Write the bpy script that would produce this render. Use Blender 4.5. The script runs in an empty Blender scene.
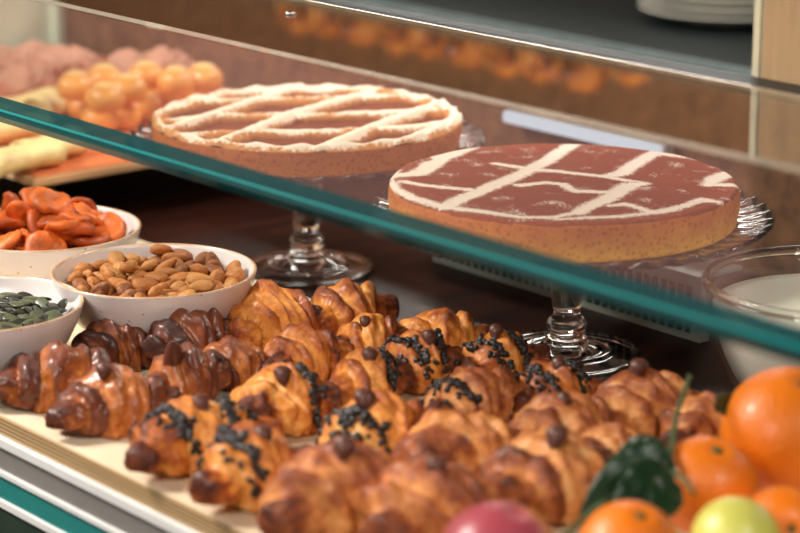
import bpy, bmesh, math, random
import numpy as np
from mathutils import Vector, Matrix, noise, Euler
PI = math.pi
SH = 0.90                      # height of the shelf above the floor of the shop
F = 2350.0; PITCH = math.radians(15.4); CH = 0.58
scn = bpy.context.scene
COL = scn.collection

# ------------------------------------------------------------------ geometry of the view
def ray(px, py):
    x = (px-400)/F; y = -(py-266.5)/F
    c, s = math.cos(PITCH), math.sin(PITCH)
    return Vector((x, c+y*s, -s+y*c))
def P(px, py, z=0.0):
    r = ray(px, py); t = (z-CH)/r.z
    return Vector((r.x*t, r.y*t, z))
A0 = P(0, 416, .018); B0 = P(243, 533, .018)
AZ = math.atan2(-(A0-B0).x, (A0-B0).y)           # the case runs off to the left
U = Vector((-math.sin(AZ), math.cos(AZ), 0))    # along the case, away
V = Vector((math.cos(AZ), math.sin(AZ), 0))     # into the case
def W(u, s, z):                                  # case coordinates to world (shelf height = 0)
    return A0.xy.to_3d() + U*u + V*s + Vector((0, 0, z))
def PS(px, py, s, off=0):                        # pixel onto the upright plane at depth s
    r = ray(px, py); o = Vector((0, 0, CH)) - A0.xy.to_3d()
    t = (s - o.dot(V))/r.dot(V)
    p = Vector((0, 0, CH)) + r*t
    return p
def inv(p):
    q = p - A0.xy.to_3d(); return q.dot(U), q.dot(V), p.z
UP = Vector((0, 0, SH))

# ------------------------------------------------------------------ materials
def mat(name):
    m = bpy.data.materials.new(name); m.use_nodes = True
    nt = m.node_tree; nt.nodes.clear()
    out = nt.nodes.new('ShaderNodeOutputMaterial')
    return m, nt, out
def N(nt, t, **kw):
    n = nt.nodes.new(t)
    for k, v in kw.items():
        if k.startswith('i_'): n.inputs[k[2:].replace('_', ' ')].default_value = v
        else: setattr(n, k, v)
    return n
def L(nt, a, b): nt.links.new(a, b)
def rgba(c): return (c[0], c[1], c[2], 1)
def hx(r, g, b):
    f = lambda v: ((v/255+.055)/1.055)**2.4 if v > 10 else v/255/12.92
    return (f(r), f(g), f(b))
def plain(name, col, rough=.5, metal=0, coat=0, var=.12, scale=40, bump=0, bscale=200, spec=.5, sss=0):
    m, nt, out = mat(name)
    b = N(nt, 'ShaderNodeBsdfPrincipled'); L(nt, b.outputs[0], out.inputs[0])
    tc = N(nt, 'ShaderNodeTexCoord'); nz = N(nt, 'ShaderNodeTexNoise'); nz.inputs['Scale'].default_value = scale
    nz.inputs['Detail'].default_value = 5
    L(nt, tc.outputs['Object'], nz.inputs['Vector'])
    r = N(nt, 'ShaderNodeValToRGB')
    r.color_ramp.elements[0].position = .3; r.color_ramp.elements[1].position = .7
    r.color_ramp.elements[0].color = rgba([c*(1-var) for c in col]); r.color_ramp.elements[1].color = rgba([min(1, c*(1+var)) for c in col])
    L(nt, nz.outputs['Fac'], r.inputs[0]); L(nt, r.outputs[0], b.inputs['Base Color'])
    b.inputs['Roughness'].default_value = rough; b.inputs['Metallic'].default_value = metal
    b.inputs['Coat Weight'].default_value = coat; b.inputs['Coat Roughness'].default_value = .15
    b.inputs['Specular IOR Level'].default_value = spec
    if sss:
        b.inputs['Subsurface Weight'].default_value = sss; b.inputs['Subsurface Radius'].default_value = (1, .4, .15); b.inputs['Subsurface Scale'].default_value = .006
    if bump:
        n2 = N(nt, 'ShaderNodeTexNoise'); n2.inputs['Scale'].default_value = bscale; n2.inputs['Detail'].default_value = 4
        L(nt, tc.outputs['Object'], n2.inputs['Vector'])
        bp = N(nt, 'ShaderNodeBump'); bp.inputs['Strength'].default_value = bump; bp.inputs['Distance'].default_value = .002
        L(nt, n2.outputs['Fac'], bp.inputs['Height']); L(nt, bp.outputs[0], b.inputs['Normal'])
    return m
def croissant_mat(name, pale, gold, brown, dark, coat, mid=.5):
    m, nt, out = mat(name)
    b = N(nt, 'ShaderNodeBsdfPrincipled'); L(nt, b.outputs[0], out.inputs[0])
    at = N(nt, 'ShaderNodeAttribute', attribute_name='bake')
    uv = N(nt, 'ShaderNodeAttribute', attribute_name='flow')
    oi = N(nt, 'ShaderNodeObjectInfo')
    tc = N(nt, 'ShaderNodeTexCoord')
    nz = N(nt, 'ShaderNodeTexNoise'); nz.inputs['Scale'].default_value = 95; nz.inputs['Detail'].default_value = 7; nz.inputs['Roughness'].default_value = .65
    L(nt, tc.outputs['Object'], nz.inputs['Vector'])
    nz2 = N(nt, 'ShaderNodeTexNoise'); nz2.inputs['Scale'].default_value = 190; nz2.inputs['Detail'].default_value = 6; nz2.inputs['Roughness'].default_value = .7; L(nt, tc.outputs['Object'], nz2.inputs['Vector'])
    # flaky strata that run round the roll
    fl = N(nt, 'ShaderNodeTexNoise'); fl.inputs['Scale'].default_value = 1.0; fl.inputs['Detail'].default_value = 6; fl.inputs['Roughness'].default_value = .7; fl.inputs['Distortion'].default_value = .6
    L(nt, uv.outputs['Vector'], fl.inputs['Vector'])
    a = N(nt, 'ShaderNodeMath', operation='MULTIPLY'); a.inputs[1].default_value = .95; L(nt, at.outputs['Fac'], a.inputs[0])
    c = N(nt, 'ShaderNodeMath', operation='MULTIPLY_ADD'); c.inputs[1].default_value = 1.05; L(nt, nz.outputs['Fac'], c.inputs[0]); L(nt, a.outputs[0], c.inputs[2])
    d = N(nt, 'ShaderNodeMath', operation='MULTIPLY_ADD'); d.inputs[1].default_value = .55; L(nt, fl.outputs['Fac'], d.inputs[0]); L(nt, c.outputs[0], d.inputs[2])
    e = N(nt, 'ShaderNodeMapRange'); e.inputs['From Min'].default_value = .62; e.inputs['From Max'].default_value = 1.72; L(nt, d.outputs[0], e.inputs['Value'])
    r = N(nt, 'ShaderNodeValToRGB'); cr = r.color_ramp
    cr.elements[0].position = 0; cr.elements[0].color = rgba(pale)
    cr.elements[1].position = 1; cr.elements[1].color = rgba(dark)
    x = cr.elements.new(mid*.55); x.color = rgba(gold)
    x = cr.elements.new(mid*.55+.35); x.color = rgba(brown)
    L(nt, e.outputs[0], r.inputs[0])
    L(nt, r.outputs[0], b.inputs['Base Color'])
    rr = N(nt, 'ShaderNodeMapRange'); rr.inputs['To Min'].default_value = .62; rr.inputs['To Max'].default_value = .34; L(nt, nz.outputs['Fac'], rr.inputs['Value'])
    L(nt, rr.outputs[0], b.inputs['Roughness'])
    b.inputs['Coat Weight'].default_value = coat; b.inputs['Coat Roughness'].default_value = .22
    b.inputs['Specular IOR Level'].default_value = .35
    h = N(nt, 'ShaderNodeMath', operation='MULTIPLY_ADD'); h.inputs[1].default_value = .55; L(nt, fl.outputs['Fac'], h.inputs[0]); L(nt, nz2.outputs['Fac'], h.inputs[2])
    bp = N(nt, 'ShaderNodeBump'); bp.inputs['Strength'].default_value = .8; bp.inputs['Distance'].default_value = .0016
    L(nt, h.outputs[0], bp.inputs['Height']); L(nt, bp.outputs[0], b.inputs['Normal'])
    return m
def clear_glass(name, col=(1, 1, 1), rough=0.0, ior=1.5):
    m, nt, out = mat(name)
    b = N(nt, 'ShaderNodeBsdfPrincipled'); L(nt, b.outputs[0], out.inputs[0])
    b.inputs['Base Color'].default_value = rgba(col); b.inputs['Transmission Weight'].default_value = 1
    b.inputs['Roughness'].default_value = rough; b.inputs['IOR'].default_value = ior
    return m
def pane_glass(name, tint, k=1.0, ior=1.5):
    m, nt, out = mat(name)
    t = N(nt, 'ShaderNodeBsdfTransparent'); t.inputs[0].default_value = rgba(tint)
    g = N(nt, 'ShaderNodeBsdfGlossy'); g.inputs['Roughness'].default_value = .02; g.inputs[0].default_value = (1, 1, 1, 1)
    ge = N(nt, 'ShaderNodeNewGeometry'); dt = N(nt, 'ShaderNodeVectorMath', operation='DOT_PRODUCT'); L(nt, ge.outputs['Normal'], dt.inputs[0]); L(nt, ge.outputs['Incoming'], dt.inputs[1])
    ab = N(nt, 'ShaderNodeMath', operation='ABSOLUTE'); L(nt, dt.outputs['Value'], ab.inputs[0])
    om = N(nt, 'ShaderNodeMath', operation='SUBTRACT'); om.inputs[0].default_value = 1; L(nt, ab.outputs[0], om.inputs[1])
    pw = N(nt, 'ShaderNodeMath', operation='POWER'); pw.inputs[1].default_value = 5; L(nt, om.outputs[0], pw.inputs[0])
    f = N(nt, 'ShaderNodeMath', operation='MULTIPLY_ADD'); f.inputs[1].default_value = .96; f.inputs[2].default_value = .04; L(nt, pw.outputs[0], f.inputs[0])
    q = N(nt, 'ShaderNodeMath', operation='MULTIPLY', use_clamp=True); q.inputs[1].default_value = k; L(nt, f.outputs[0], q.inputs[0])
    mx = N(nt, 'ShaderNodeMixShader'); L(nt, q.outputs[0], mx.inputs[0]); L(nt, t.outputs[0], mx.inputs[1]); L(nt, g.outputs[0], mx.inputs[2])
    L(nt, mx.outputs[0], out.inputs[0])
    return m
def edge_glass(name, col, alpha):  # glow of light piped to the cut edge, put into the tint
    m, nt, out = mat(name)
    b = N(nt, 'ShaderNodeBsdfPrincipled'); b.inputs['Base Color'].default_value = rgba(col); b.inputs['Roughness'].default_value = .12
    b.inputs['Coat Weight'].default_value = .5
    tr = N(nt, 'ShaderNodeBsdfTranslucent'); tr.inputs[0].default_value = rgba(col)
    m1 = N(nt, 'ShaderNodeMixShader'); m1.inputs[0].default_value = .5; L(nt, b.outputs[0], m1.inputs[1]); L(nt, tr.outputs[0], m1.inputs[2])
    t = N(nt, 'ShaderNodeBsdfTransparent'); t.inputs[0].default_value = rgba([min(1, .35+c) for c in col])
    mx = N(nt, 'ShaderNodeMixShader'); mx.inputs[0].default_value = alpha; L(nt, t.outputs[0], mx.inputs[1]); L(nt, m1.outputs[0], mx.inputs[2])
    L(nt, mx.outputs[0], out.inputs[0])
    return m
def sugar_mat(name, under, under2, sugar, thresh, speck=.5):
    """pastry or cocoa under, icing sugar where the 'sugar' attribute (distance based) is high"""
    m, nt, out = mat(name)
    b = N(nt, 'ShaderNodeBsdfPrincipled'); L(nt, b.outputs[0], out.inputs[0])
    at = N(nt, 'ShaderNodeAttribute', attribute_name='sugar')
    bk = N(nt, 'ShaderNodeAttribute', attribute_name='bake')
    tc = N(nt, 'ShaderNodeTexCoord')
    n1 = N(nt, 'ShaderNodeTexNoise'); n1.inputs['Scale'].default_value = 260; n1.inputs['Detail'].default_value = 5; n1.inputs['Roughness'].default_value = .7; L(nt, tc.outputs['Object'], n1.inputs['Vector'])
    n2 = N(nt, 'ShaderNodeTexNoise'); n2.inputs['Scale'].default_value = 900; n2.inputs['Detail'].default_value = 2; L(nt, tc.outputs['Object'], n2.inputs['Vector'])
    s = N(nt, 'ShaderNodeMath', operation='MULTIPLY_ADD'); s.inputs[1].default_value = 1.0; L(nt, n1.outputs['Fac'], s.inputs[0]); L(nt, at.outputs['Fac'], s.inputs[2])
    s2 = N(nt, 'ShaderNodeMath', operation='MULTIPLY_ADD'); s2.inputs[1].default_value = speck; L(nt, n2.outputs['Fac'], s2.inputs[0]); L(nt, s.outputs[0], s2.inputs[2])
    mr = N(nt, 'ShaderNodeMapRange'); mr.inputs['From Min'].default_value = thresh+.5+speck*.5-.05; mr.inputs['From Max'].default_value = thresh+.5+speck*.5+.10
    L(nt, s2.outputs[0], mr.inputs['Value'])
    cu = N(nt, 'ShaderNodeMix', data_type='RGBA'); cu.inputs[6].default_value = rgba(under); cu.inputs[7].default_value = rgba(under2); L(nt, bk.outputs['Fac'], cu.inputs[0])
    cm = N(nt, 'ShaderNodeMix', data_type='RGBA', blend_type='MULTIPLY'); cm.inputs[0].default_value = .5
    rp = N(nt, 'ShaderNodeValToRGB'); rp.color_ramp.elements[0].position = .3; rp.color_ramp.elements[0].color = (.45, .4, .38, 1); rp.color_ramp.elements[1].position = .65; rp.color_ramp.elements[1].color = (1, 1, 1, 1)
    L(nt, n1.outputs['Fac'], rp.inputs[0]); L(nt, cu.outputs[2], cm.inputs[6]); L(nt, rp.outputs[0], cm.inputs[7])
    mx = N(nt, 'ShaderNodeMix', data_type='RGBA'); L(nt, mr.outputs[0], mx.inputs[0]); L(nt, cm.outputs[2], mx.inputs[6]); mx.inputs[7].default_value = rgba(sugar)
    L(nt, mx.outputs[2], b.inputs['Base Color']); b.inputs['Roughness'].default_value = .85; b.inputs['Specular IOR Level'].default_value = .15
    bp = N(nt, 'ShaderNodeBump'); bp.inputs['Strength'].default_value = .5; bp.inputs['Distance'].default_value = .0012; L(nt, s2.outputs[0], bp.inputs['Height']); L(nt, bp.outputs[0], b.inputs['Normal'])
    return m
def crust_mat(name, a, b_, spots):
    m, nt, out = mat(name)
    b = N(nt, 'ShaderNodeBsdfPrincipled'); L(nt, b.outputs[0], out.inputs[0])
    tc = N(nt, 'ShaderNodeTexCoord')
    n1 = N(nt, 'ShaderNodeTexNoise'); n1.inputs['Scale'].default_value = 45; n1.inputs['Detail'].default_value = 6; L(nt, tc.outputs['Object'], n1.inputs['Vector'])
    n2 = N(nt, 'ShaderNodeTexVoronoi'); n2.inputs['Scale'].default_value = 210; L(nt, tc.outputs['Object'], n2.inputs['Vector'])
    sx = N(nt, 'ShaderNodeSeparateXYZ'); L(nt, tc.outputs['Object'], sx.inputs[0])
    z = N(nt, 'ShaderNodeMapRange'); z.inputs['From Min'].default_value = 0; z.inputs['From Max'].default_value = .03; L(nt, sx.outputs[2], z.inputs['Value'])
    ad = N(nt, 'ShaderNodeMath', operation='MULTIPLY_ADD'); ad.inputs[1].default_value = 1.0; L(nt, n1.outputs['Fac'], ad.inputs[0]); L(nt, z.outputs[0], ad.inputs[2])
    r = N(nt, 'ShaderNodeValToRGB'); r.color_ramp.elements[0].position = .35; r.color_ramp.elements[0].color = rgba(a); r.color_ramp.elements[1].position = 1.0; r.color_ramp.elements[1].color = rgba(b_)
    hlf = N(nt, 'ShaderNodeMath', operation='MULTIPLY'); hlf.inputs[1].default_value = .75; L(nt, ad.outputs[0], hlf.inputs[0]); L(nt, hlf.outputs[0], r.inputs[0])
    r2 = N(nt, 'ShaderNodeValToRGB'); r2.color_ramp.elements[0].position = .12; r2.color_ramp.elements[0].color = rgba(spots); r2.color_ramp.elements[1].position = .42; r2.color_ramp.elements[1].color = (1, 1, 1, 1)
    L(nt, n2.outputs['Distance'], r2.inputs[0])
    cm = N(nt, 'ShaderNodeMix', data_type='RGBA', blend_type='MULTIPLY'); cm.inputs[0].default_value = .6; L(nt, r.outputs[0], cm.inputs[6]); L(nt, r2.outputs[0], cm.inputs[7])
    L(nt, cm.outputs[2], b.inputs['Base Color']); b.inputs['Roughness'].default_value = .75; b.inputs['Specular IOR Level'].default_value = .2
    bp = N(nt, 'ShaderNodeBump'); bp.inputs['Strength'].default_value = .5; bp.inputs['Distance'].default_value = .001; L(nt, n2.outputs['Distance'], bp.inputs['Height']); L(nt, bp.outputs[0], b.inputs['Normal'])
    return m
def ceramic_mat(name, body, rim, zr, speck):
    m, nt, out = mat(name)
    b = N(nt, 'ShaderNodeBsdfPrincipled'); L(nt, b.outputs[0], out.inputs[0])
    tc = N(nt, 'ShaderNodeTexCoord'); sx = N(nt, 'ShaderNodeSeparateXYZ'); L(nt, tc.outputs['Object'], sx.inputs[0])
    n1 = N(nt, 'ShaderNodeTexNoise'); n1.inputs['Scale'].default_value = 60; L(nt, tc.outputs['Object'], n1.inputs['Vector'])
    ad = N(nt, 'ShaderNodeMath', operation='MULTIPLY_ADD'); ad.inputs[1].default_value = .0024; L(nt, n1.outputs['Fac'], ad.inputs[0]); L(nt, sx.outputs[2], ad.inputs[2])
    z = N(nt, 'ShaderNodeMapRange'); z.inputs['From Min'].default_value = zr-.0006+.0012; z.inputs['From Max'].default_value = zr+.0008+.0012; L(nt, ad.outputs[0], z.inputs['Value'])
    v = N(nt, 'ShaderNodeTexVoronoi'); v.inputs['Scale'].default_value = 75; L(nt, tc.outputs['Object'], v.inputs['Vector'])
    vr = N(nt, 'ShaderNodeValToRGB'); vr.color_ramp.elements[0].position = .05; vr.color_ramp.elements[0].color = rgba(speck); vr.color_ramp.elements[1].position = .09; vr.color_ramp.elements[1].color = rgba(body)
    L(nt, v.outputs['Distance'], vr.inputs[0])
    mx = N(nt, 'ShaderNodeMix', data_type='RGBA'); L(nt, z.outputs[0], mx.inputs[0]); L(nt, vr.outputs[0], mx.inputs[6]); mx.inputs[7].default_value = rgba(rim)
    L(nt, mx.outputs[2], b.inputs['Base Color']); b.inputs['Roughness'].default_value = .22; b.inputs['Coat Weight'].default_value = .3; b.inputs['Coat Roughness'].default_value = .1
    return m
def wood_mat(name, a, b_, axis, rough=.4, scale=6, stretch=14, coat=.1):
    m, nt, out = mat(name)
    b = N(nt, 'ShaderNodeBsdfPrincipled'); L(nt, b.outputs[0], out.inputs[0])
    tc = N(nt, 'ShaderNodeTexCoord'); mp = N(nt, 'ShaderNodeMapping')
    sc = [stretch]*3; sc[axis] = 1; mp.inputs['Scale'].default_value = sc
    L(nt, tc.outputs['Object'], mp.inputs[0])
    n = N(nt, 'ShaderNodeTexNoise'); n.inputs['Scale'].default_value = scale; n.inputs['Detail'].default_value = 6; n.inputs['Distortion'].default_value = .4; L(nt, mp.outputs[0], n.inputs['Vector'])
    r = N(nt, 'ShaderNodeValToRGB'); r.color_ramp.elements[0].position = .32; r.color_ramp.elements[0].color = rgba(a); r.color_ramp.elements[1].position = .7; r.color_ramp.elements[1].color = rgba(b_)
    L(nt, n.outputs['Fac'], r.inputs[0]); L(nt, r.outputs[0], b.inputs['Base Color']); b.inputs['Roughness'].default_value = rough; b.inputs['Coat Weight'].default_value = coat
    b.inputs['Specular IOR Level'].default_value = .2
    return m
def ply_mat(name):                    # edge of the board: thin stacked layers
    m, nt, out = mat(name)
    b = N(nt, 'ShaderNodeBsdfPrincipled'); L(nt, b.outputs[0], out.inputs[0])
    tc = N(nt, 'ShaderNodeTexCoord'); sx = N(nt, 'ShaderNodeSeparateXYZ'); L(nt, tc.outputs['Object'], sx.inputs[0])
    w = N(nt, 'ShaderNodeMath', operation='MULTIPLY'); w.inputs[1].default_value = 2*PI/.0031; L(nt, sx.outputs[2], w.inputs[0])
    s = N(nt, 'ShaderNodeMath', operation='SINE'); L(nt, w.outputs[0], s.inputs[0])
    r = N(nt, 'ShaderNodeValToRGB'); r.color_ramp.elements[0].position = .25; r.color_ramp.elements[0].color = rgba(hx(120, 84, 44)); r.color_ramp.elements[1].position = .8; r.color_ramp.elements[1].color = rgba(hx(196, 168, 124))
    h = N(nt, 'ShaderNodeMath', operation='MULTIPLY_ADD'); h.inputs[1].default_value = .5; h.inputs[2].default_value = .5; L(nt, s.outputs[0], h.inputs[0]); L(nt, h.outputs[0], r.inputs[0])
    L(nt, r.outputs[0], b.inputs['Base Color']); b.inputs['Roughness'].default_value = .6
    return m

M = {}
M['cr_dark'] = croissant_mat('croissant_dark', hx(232, 164, 84), hx(190, 108, 38), hx(120, 54, 22), hx(58, 24, 14), .5, .36)
M['cr_gold'] = croissant_mat('croissant_gold', hx(250, 204, 130), hx(230, 148, 62), hx(170, 84, 30), hx(82, 34, 18), .22, .60)
M['cr_pale'] = croissant_mat('croissant_pale', hx(246, 200, 142), hx(222, 146, 78), hx(156, 80, 40), hx(86, 40, 24), .12, .56)
M['choc'] = plain('chocolate', hx(32, 24, 24), .42, bump=.6, bscale=400, coat=.25)
M['tip'] = plain('baked_tip', hx(92, 46, 30), .45, bump=.6, bscale=250, coat=.2, var=.4)
M['crust_r'] = crust_mat('cake_crust', hx(255, 184, 72), hx(204, 116, 56), (.45, .28, .15))
M['crust_l'] = crust_mat('tart_crust', hx(204, 120, 52), hx(176, 94, 44), (.35, .2, .1))
M['cocoa'] = sugar_mat('cocoa_sugar', hx(146, 66, 42), hx(170, 86, 54), hx(255, 238, 224), .5, 1.7)
M['lattice'] = sugar_mat('lattice_sugar', hx(128, 62, 36), hx(222, 150, 84), hx(255, 238, 218), .5, .4)
M['ceramic'] = ceramic_mat('white_ceramic', hx(232, 222, 218), hx(206, 164, 124), .0575, hx(168, 140, 122))
M['glass'] = clear_glass('clear_glass', (.97, .985, .98))
M['pane'] = pane_glass('pane_glass', (.93, .96, .955), 1.25)
M['shelf_pane'] = pane_glass('shelf_pane_glass', (.80, .80, .76), 1.0)
M['edge'] = edge_glass('green_glass_edge', hx(8, 104, 108), .5)
M['edge_glow'] = edge_glass('cyan_edge_glow', hx(60, 205, 205), .6)  # brightest edge glow, painted as a thin cyan line
M['rim_edge'] = plain('polished_edge', hx(205, 190, 170), .2, .3)
M['steel'] = plain('brushed_steel', hx(150, 146, 142), .4, .3, var=.06)
M['chrome'] = plain('chrome', hx(205, 210, 210), .12, 1, var=.03)
M['white_trim'] = plain('white_trim', hx(226, 226, 224), .35, var=.03)
M['teal_panel'] = plain('teal_glass_panel', hx(42, 130, 126), .12, coat=.6, var=.08)
M['dark_panel'] = plain('dark_green_panel', hx(44, 60, 50), .4)
M['shelf'] = wood_mat('dark_wood', hx(14, 6, 5), hx(58, 26, 18), 0, .42, 5, 12, .0)
M['rear'] = wood_mat('brown_wood', hx(74, 48, 36), hx(124, 86, 58), 0, .5, 5, 9)
M['rear_2'] = wood_mat('light_brown_wood', hx(112, 80, 56), hx(150, 112, 80), 0, .5, 5, 9)
M['pillar'] = wood_mat('tan_wood', hx(150, 122, 90), hx(172, 142, 106), 2, .5, 5, 10)
M['board'] = plain('parchment', hx(226, 208, 178), .7, var=.04, scale=12)
M['ply'] = ply_mat('board_edge')
M['black'] = plain('dark_counter', hx(20, 28, 28), .45, spec=.25)
M['teal_bar'] = plain('teal_metal', hx(150, 168, 170), .28, .7)
M['vent'] = plain('vent_metal', hx(176, 184, 178), .4, .2, var=.05)
M['slot'] = plain('vent_slot', hx(26, 26, 26), .6)
M['green_wall'] = plain('grey_green_panel', hx(214, 224, 204), .5, var=.04)
M['brown_wall'] = plain('dark_brown_panel', hx(78, 56, 44), .6, var=.08, scale=3)
M['almond'] = plain('almond_skin', hx(178, 112, 54), .55, var=.35, scale=28, bump=.9, bscale=260)
M['apricot'] = plain('dried_apricot', hx(210, 100, 30), .5, var=.45, scale=70, bump=1.0, bscale=110, coat=.1)
M['seed'] = plain('pumpkin_seed', hx(38, 44, 34), .35, var=.4, scale=90, bump=.2, coat=.15)
M['bowl_glass'] = pane_glass('bowl_glass', (.99, .99, .99), .8)
M['orange'] = plain('orange_peel', hx(240, 124, 14), .38, var=.07, scale=20, bump=.5, bscale=330, coat=.15, sss=.15)
M['calyx'] = plain('fruit_calyx', hx(70, 84, 36), .6)
M['leaf'] = plain('citrus_leaf', hx(22, 52, 24), .35, var=.25, scale=30, coat=.3)
M['twig'] = plain('green_twig', hx(74, 92, 56), .55, var=.2)
M['yogurt'] = plain('yogurt', hx(255, 246, 232), .45, var=.03, sss=.2)
M['bun'] = plain('bun_crust', hx(240, 158, 74), .4, var=.22, scale=22, bump=.3, bscale=120, coat=.2)
M['bun_top'] = plain('bun_glaze', hx(250, 196, 128), .35, var=.15, scale=30, coat=.3)
M['roll'] = plain('cream_pastry', hx(248, 208, 146), .5, var=.28, scale=45, bump=.3, bscale=150)
M['puff'] = plain('pink_brown_pastry', hx(196, 140, 116), .6, var=.2, scale=24, bump=.4, bscale=120)
M['tray'] = wood_mat('tray_wood', hx(204, 160, 116), hx(236, 200, 160), 0, .5, 5, 8)
M['tray_red'] = plain('tray_lining', hx(214, 120, 76), .5, var=.12)
M['plate'] = plain('white_porcelain', hx(214, 212, 200), .18, coat=.3, var=.02)
M['fruit_red'] = None

# ------------------------------------------------------------------ object helpers
def mesh_from(name, vs, fs, m, smooth=True, attrs=None, vecs=None):
    me = bpy.data.meshes.new(name); me.from_pydata([tuple(v) for v in vs], [], fs)
    if smooth: me.polygons.foreach_set('use_smooth', [True]*len(me.polygons))
    if m is not None: me.materials.append(m)
    for k, d in (attrs or {}).items():
        a = me.attributes.new(k, 'FLOAT', 'POINT'); a.data.foreach_set('value', list(map(float, d)))
    for k, d in (vecs or {}).items():
        a = me.attributes.new(k, 'FLOAT_VECTOR', 'POINT'); a.data.foreach_set('vector', np.asarray(d, dtype=np.float32).ravel())
    me.update(); return me
def link(name, me, parent=None, loc=None, rot=None):
    o = bpy.data.objects.new(name, me); COL.objects.link(o)
    if parent is not None: o.parent = parent
    if loc is not None: o.location = loc
    if rot is not None: o.rotation_euler = rot
    return o
def tag(o, label, cat, group=None, kind=None):
    o['label'] = label; o['category'] = cat
    if group: o['group'] = group
    if kind: o['kind'] = kind
    return o
def root(name, loc, rz=0):
    return link(name, None, None, loc, (0, 0, rz))
def struct(o, label=None):
    o['kind'] = 'structure'
    if label: o['label'] = label
    return o
def lathe(name, prof, m, n=96, mod=None):
    vs = []; fs = []
    for i, (r, z) in enumerate(prof):
        for k in range(n):
            a = 2*PI*k/n
            rr, zz = (r, z) if mod is None else mod(i, r, z, a)
            vs.append((rr*math.cos(a), rr*math.sin(a), zz))
    for i in range(len(prof)-1):
        for k in range(n):
            fs.append((i*n+k, i*n+(k+1) % n, (i+1)*n+(k+1) % n, (i+1)*n+k))
    me = mesh_from(name, vs, fs, m)
    bm = bmesh.new(); bm.from_mesh(me); bmesh.ops.remove_doubles(bm, verts=bm.verts, dist=1e-6); bmesh.ops.recalc_face_normals(bm, faces=bm.faces); bm.to_mesh(me); bm.free()
    me.polygons.foreach_set('use_smooth', [True]*len(me.polygons))
    return me
def smooth_prof(pts, sub=6):
    out = []
    for i in range(len(pts)-1):
        p0 = pts[max(0, i-1)]; p1 = pts[i]; p2 = pts[i+1]; p3 = pts[min(len(pts)-1, i+2)]
        for k in range(sub):
            t = k/sub
            out.append(tuple(.5*((2*p1[j])+(-p0[j]+p2[j])*t+(2*p0[j]-5*p1[j]+4*p2[j]-p3[j])*t*t+(-p0[j]+3*p1[j]-3*p2[j]+p3[j])*t**3) for j in (0, 1)))
    out.append(pts[-1]); return [(max(0, r), z) for r, z in out]
def prism(name, pts, h0, h1, m, parent=None, bev=0):     # polygon (world x,y) extruded from h0 to h1
    n = len(pts); vs = [(p[0], p[1], h0) for p in pts]+[(p[0], p[1], h1) for p in pts]
    fs = [tuple(range(n))[::-1], tuple(range(n, 2*n))]+[(i, (i+1) % n, n+(i+1) % n, n+i) for i in range(n)]
    me = mesh_from(name, vs, fs, m, smooth=False)
    bm = bmesh.new(); bm.from_mesh(me); bmesh.ops.recalc_face_normals(bm, faces=bm.faces)
    if bev: bmesh.ops.bevel(bm, geom=bm.edges[:], offset=bev, segments=2, affect='EDGES')
    bm.to_mesh(me); bm.free()
    return link(name, me, parent)
RZ = math.atan2(V.y, V.x)
def casebox(name, u0, u1, s0, s1, z0, z1, m, parent=None, bev=.0006, org=None):
    """box aligned with the case; its object origin is at its base, rotated with the case"""
    c = W((u0+u1)/2, (s0+s1)/2, z0)+UP
    du, ds, dz = (u1-u0)/2, (s1-s0)/2, z1-z0
    vs = [(sx*ds, sy*du, z) for z in (0, dz) for sx, sy in ((-1, -1), (1, -1), (1, 1), (-1, 1))]
    fs = [(3, 2, 1, 0), (4, 5, 6, 7), (0, 1, 5, 4), (1, 2, 6, 5), (2, 3, 7, 6), (3, 0, 4, 7)]
    me = mesh_from(name, vs, fs, m, smooth=False)
    if bev:
        bm = bmesh.new(); bm.from_mesh(me); bmesh.ops.bevel(bm, geom=bm.edges[:], offset=bev, segments=2, affect='EDGES'); bm.to_mesh(me); bm.free()
    o = link(name, me, None, c, (0, 0, RZ))
    if parent is not None:
        o.parent = parent; o.matrix_parent_inverse = parent_matrix(parent).inverted()
    return o
def parent_matrix(p):
    return Matrix.Translation(p.location) @ p.rotation_euler.to_matrix().to_4x4()
def bent_slab(name, pts, u0, u1, th, m, parent=None):     # profile of (s, z) points swept along the case
    n = len(pts); vs = []; fs = []
    nrm = []
    for i in range(n):
        a = Vector(pts[max(0, i-1)]); b = Vector(pts[min(n-1, i+1)]); d = (b-a).normalized(); nrm.append(Vector((-d.y, d.x)))
    loop = [Vector(p) for p in pts]+[Vector(pts[i])+nrm[i]*th for i in range(n-1, -1, -1)]
    for u in (u0, u1):
        for q in loop: vs.append(W(u, q.x, q.y)+UP)
    k = len(loop)
    fs = [tuple(range(k)), tuple(range(2*k-1, k-1, -1))]+[(i, i+k, (i+1) % k+k, (i+1) % k) for i in range(k)]
    me = mesh_from(name, vs, fs, m, smooth=False)
    bm = bmesh.new(); bm.from_mesh(me); bmesh.ops.recalc_face_normals(bm, faces=bm.faces); bm.to_mesh(me); bm.free()
    return link(name, me, parent)

# ------------------------------------------------------------------ the display case
TZ = .018
shelf = casebox('trim_1', -1.0, 1.9, .002, .76, -.02, 0, M['shelf']); struct(shelf); shelf.name = 'trim_1'
def bandz(py, s): return PS(60, py+60*.473, s).z
fr = [('trim_2', 439, 450, M['white_trim'], .003), ('trim_3', 450, 473, M['steel'], .0), ('trim_4', 473, 480, M['white_trim'], .002),
      ('trim_5', 480, 503, M['teal_panel'], .0), ('trim_6', 503, 512, M['white_trim'], .002), ('trim_7', 512, 800, M['dark_panel'], .0)]
for nm, y0, y1, m, pro in fr:
    struct(casebox(nm, -1.0, 1.9, -pro, .0018, bandz(y1, -pro), bandz(y0, -pro), m, bev=.001))
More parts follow.
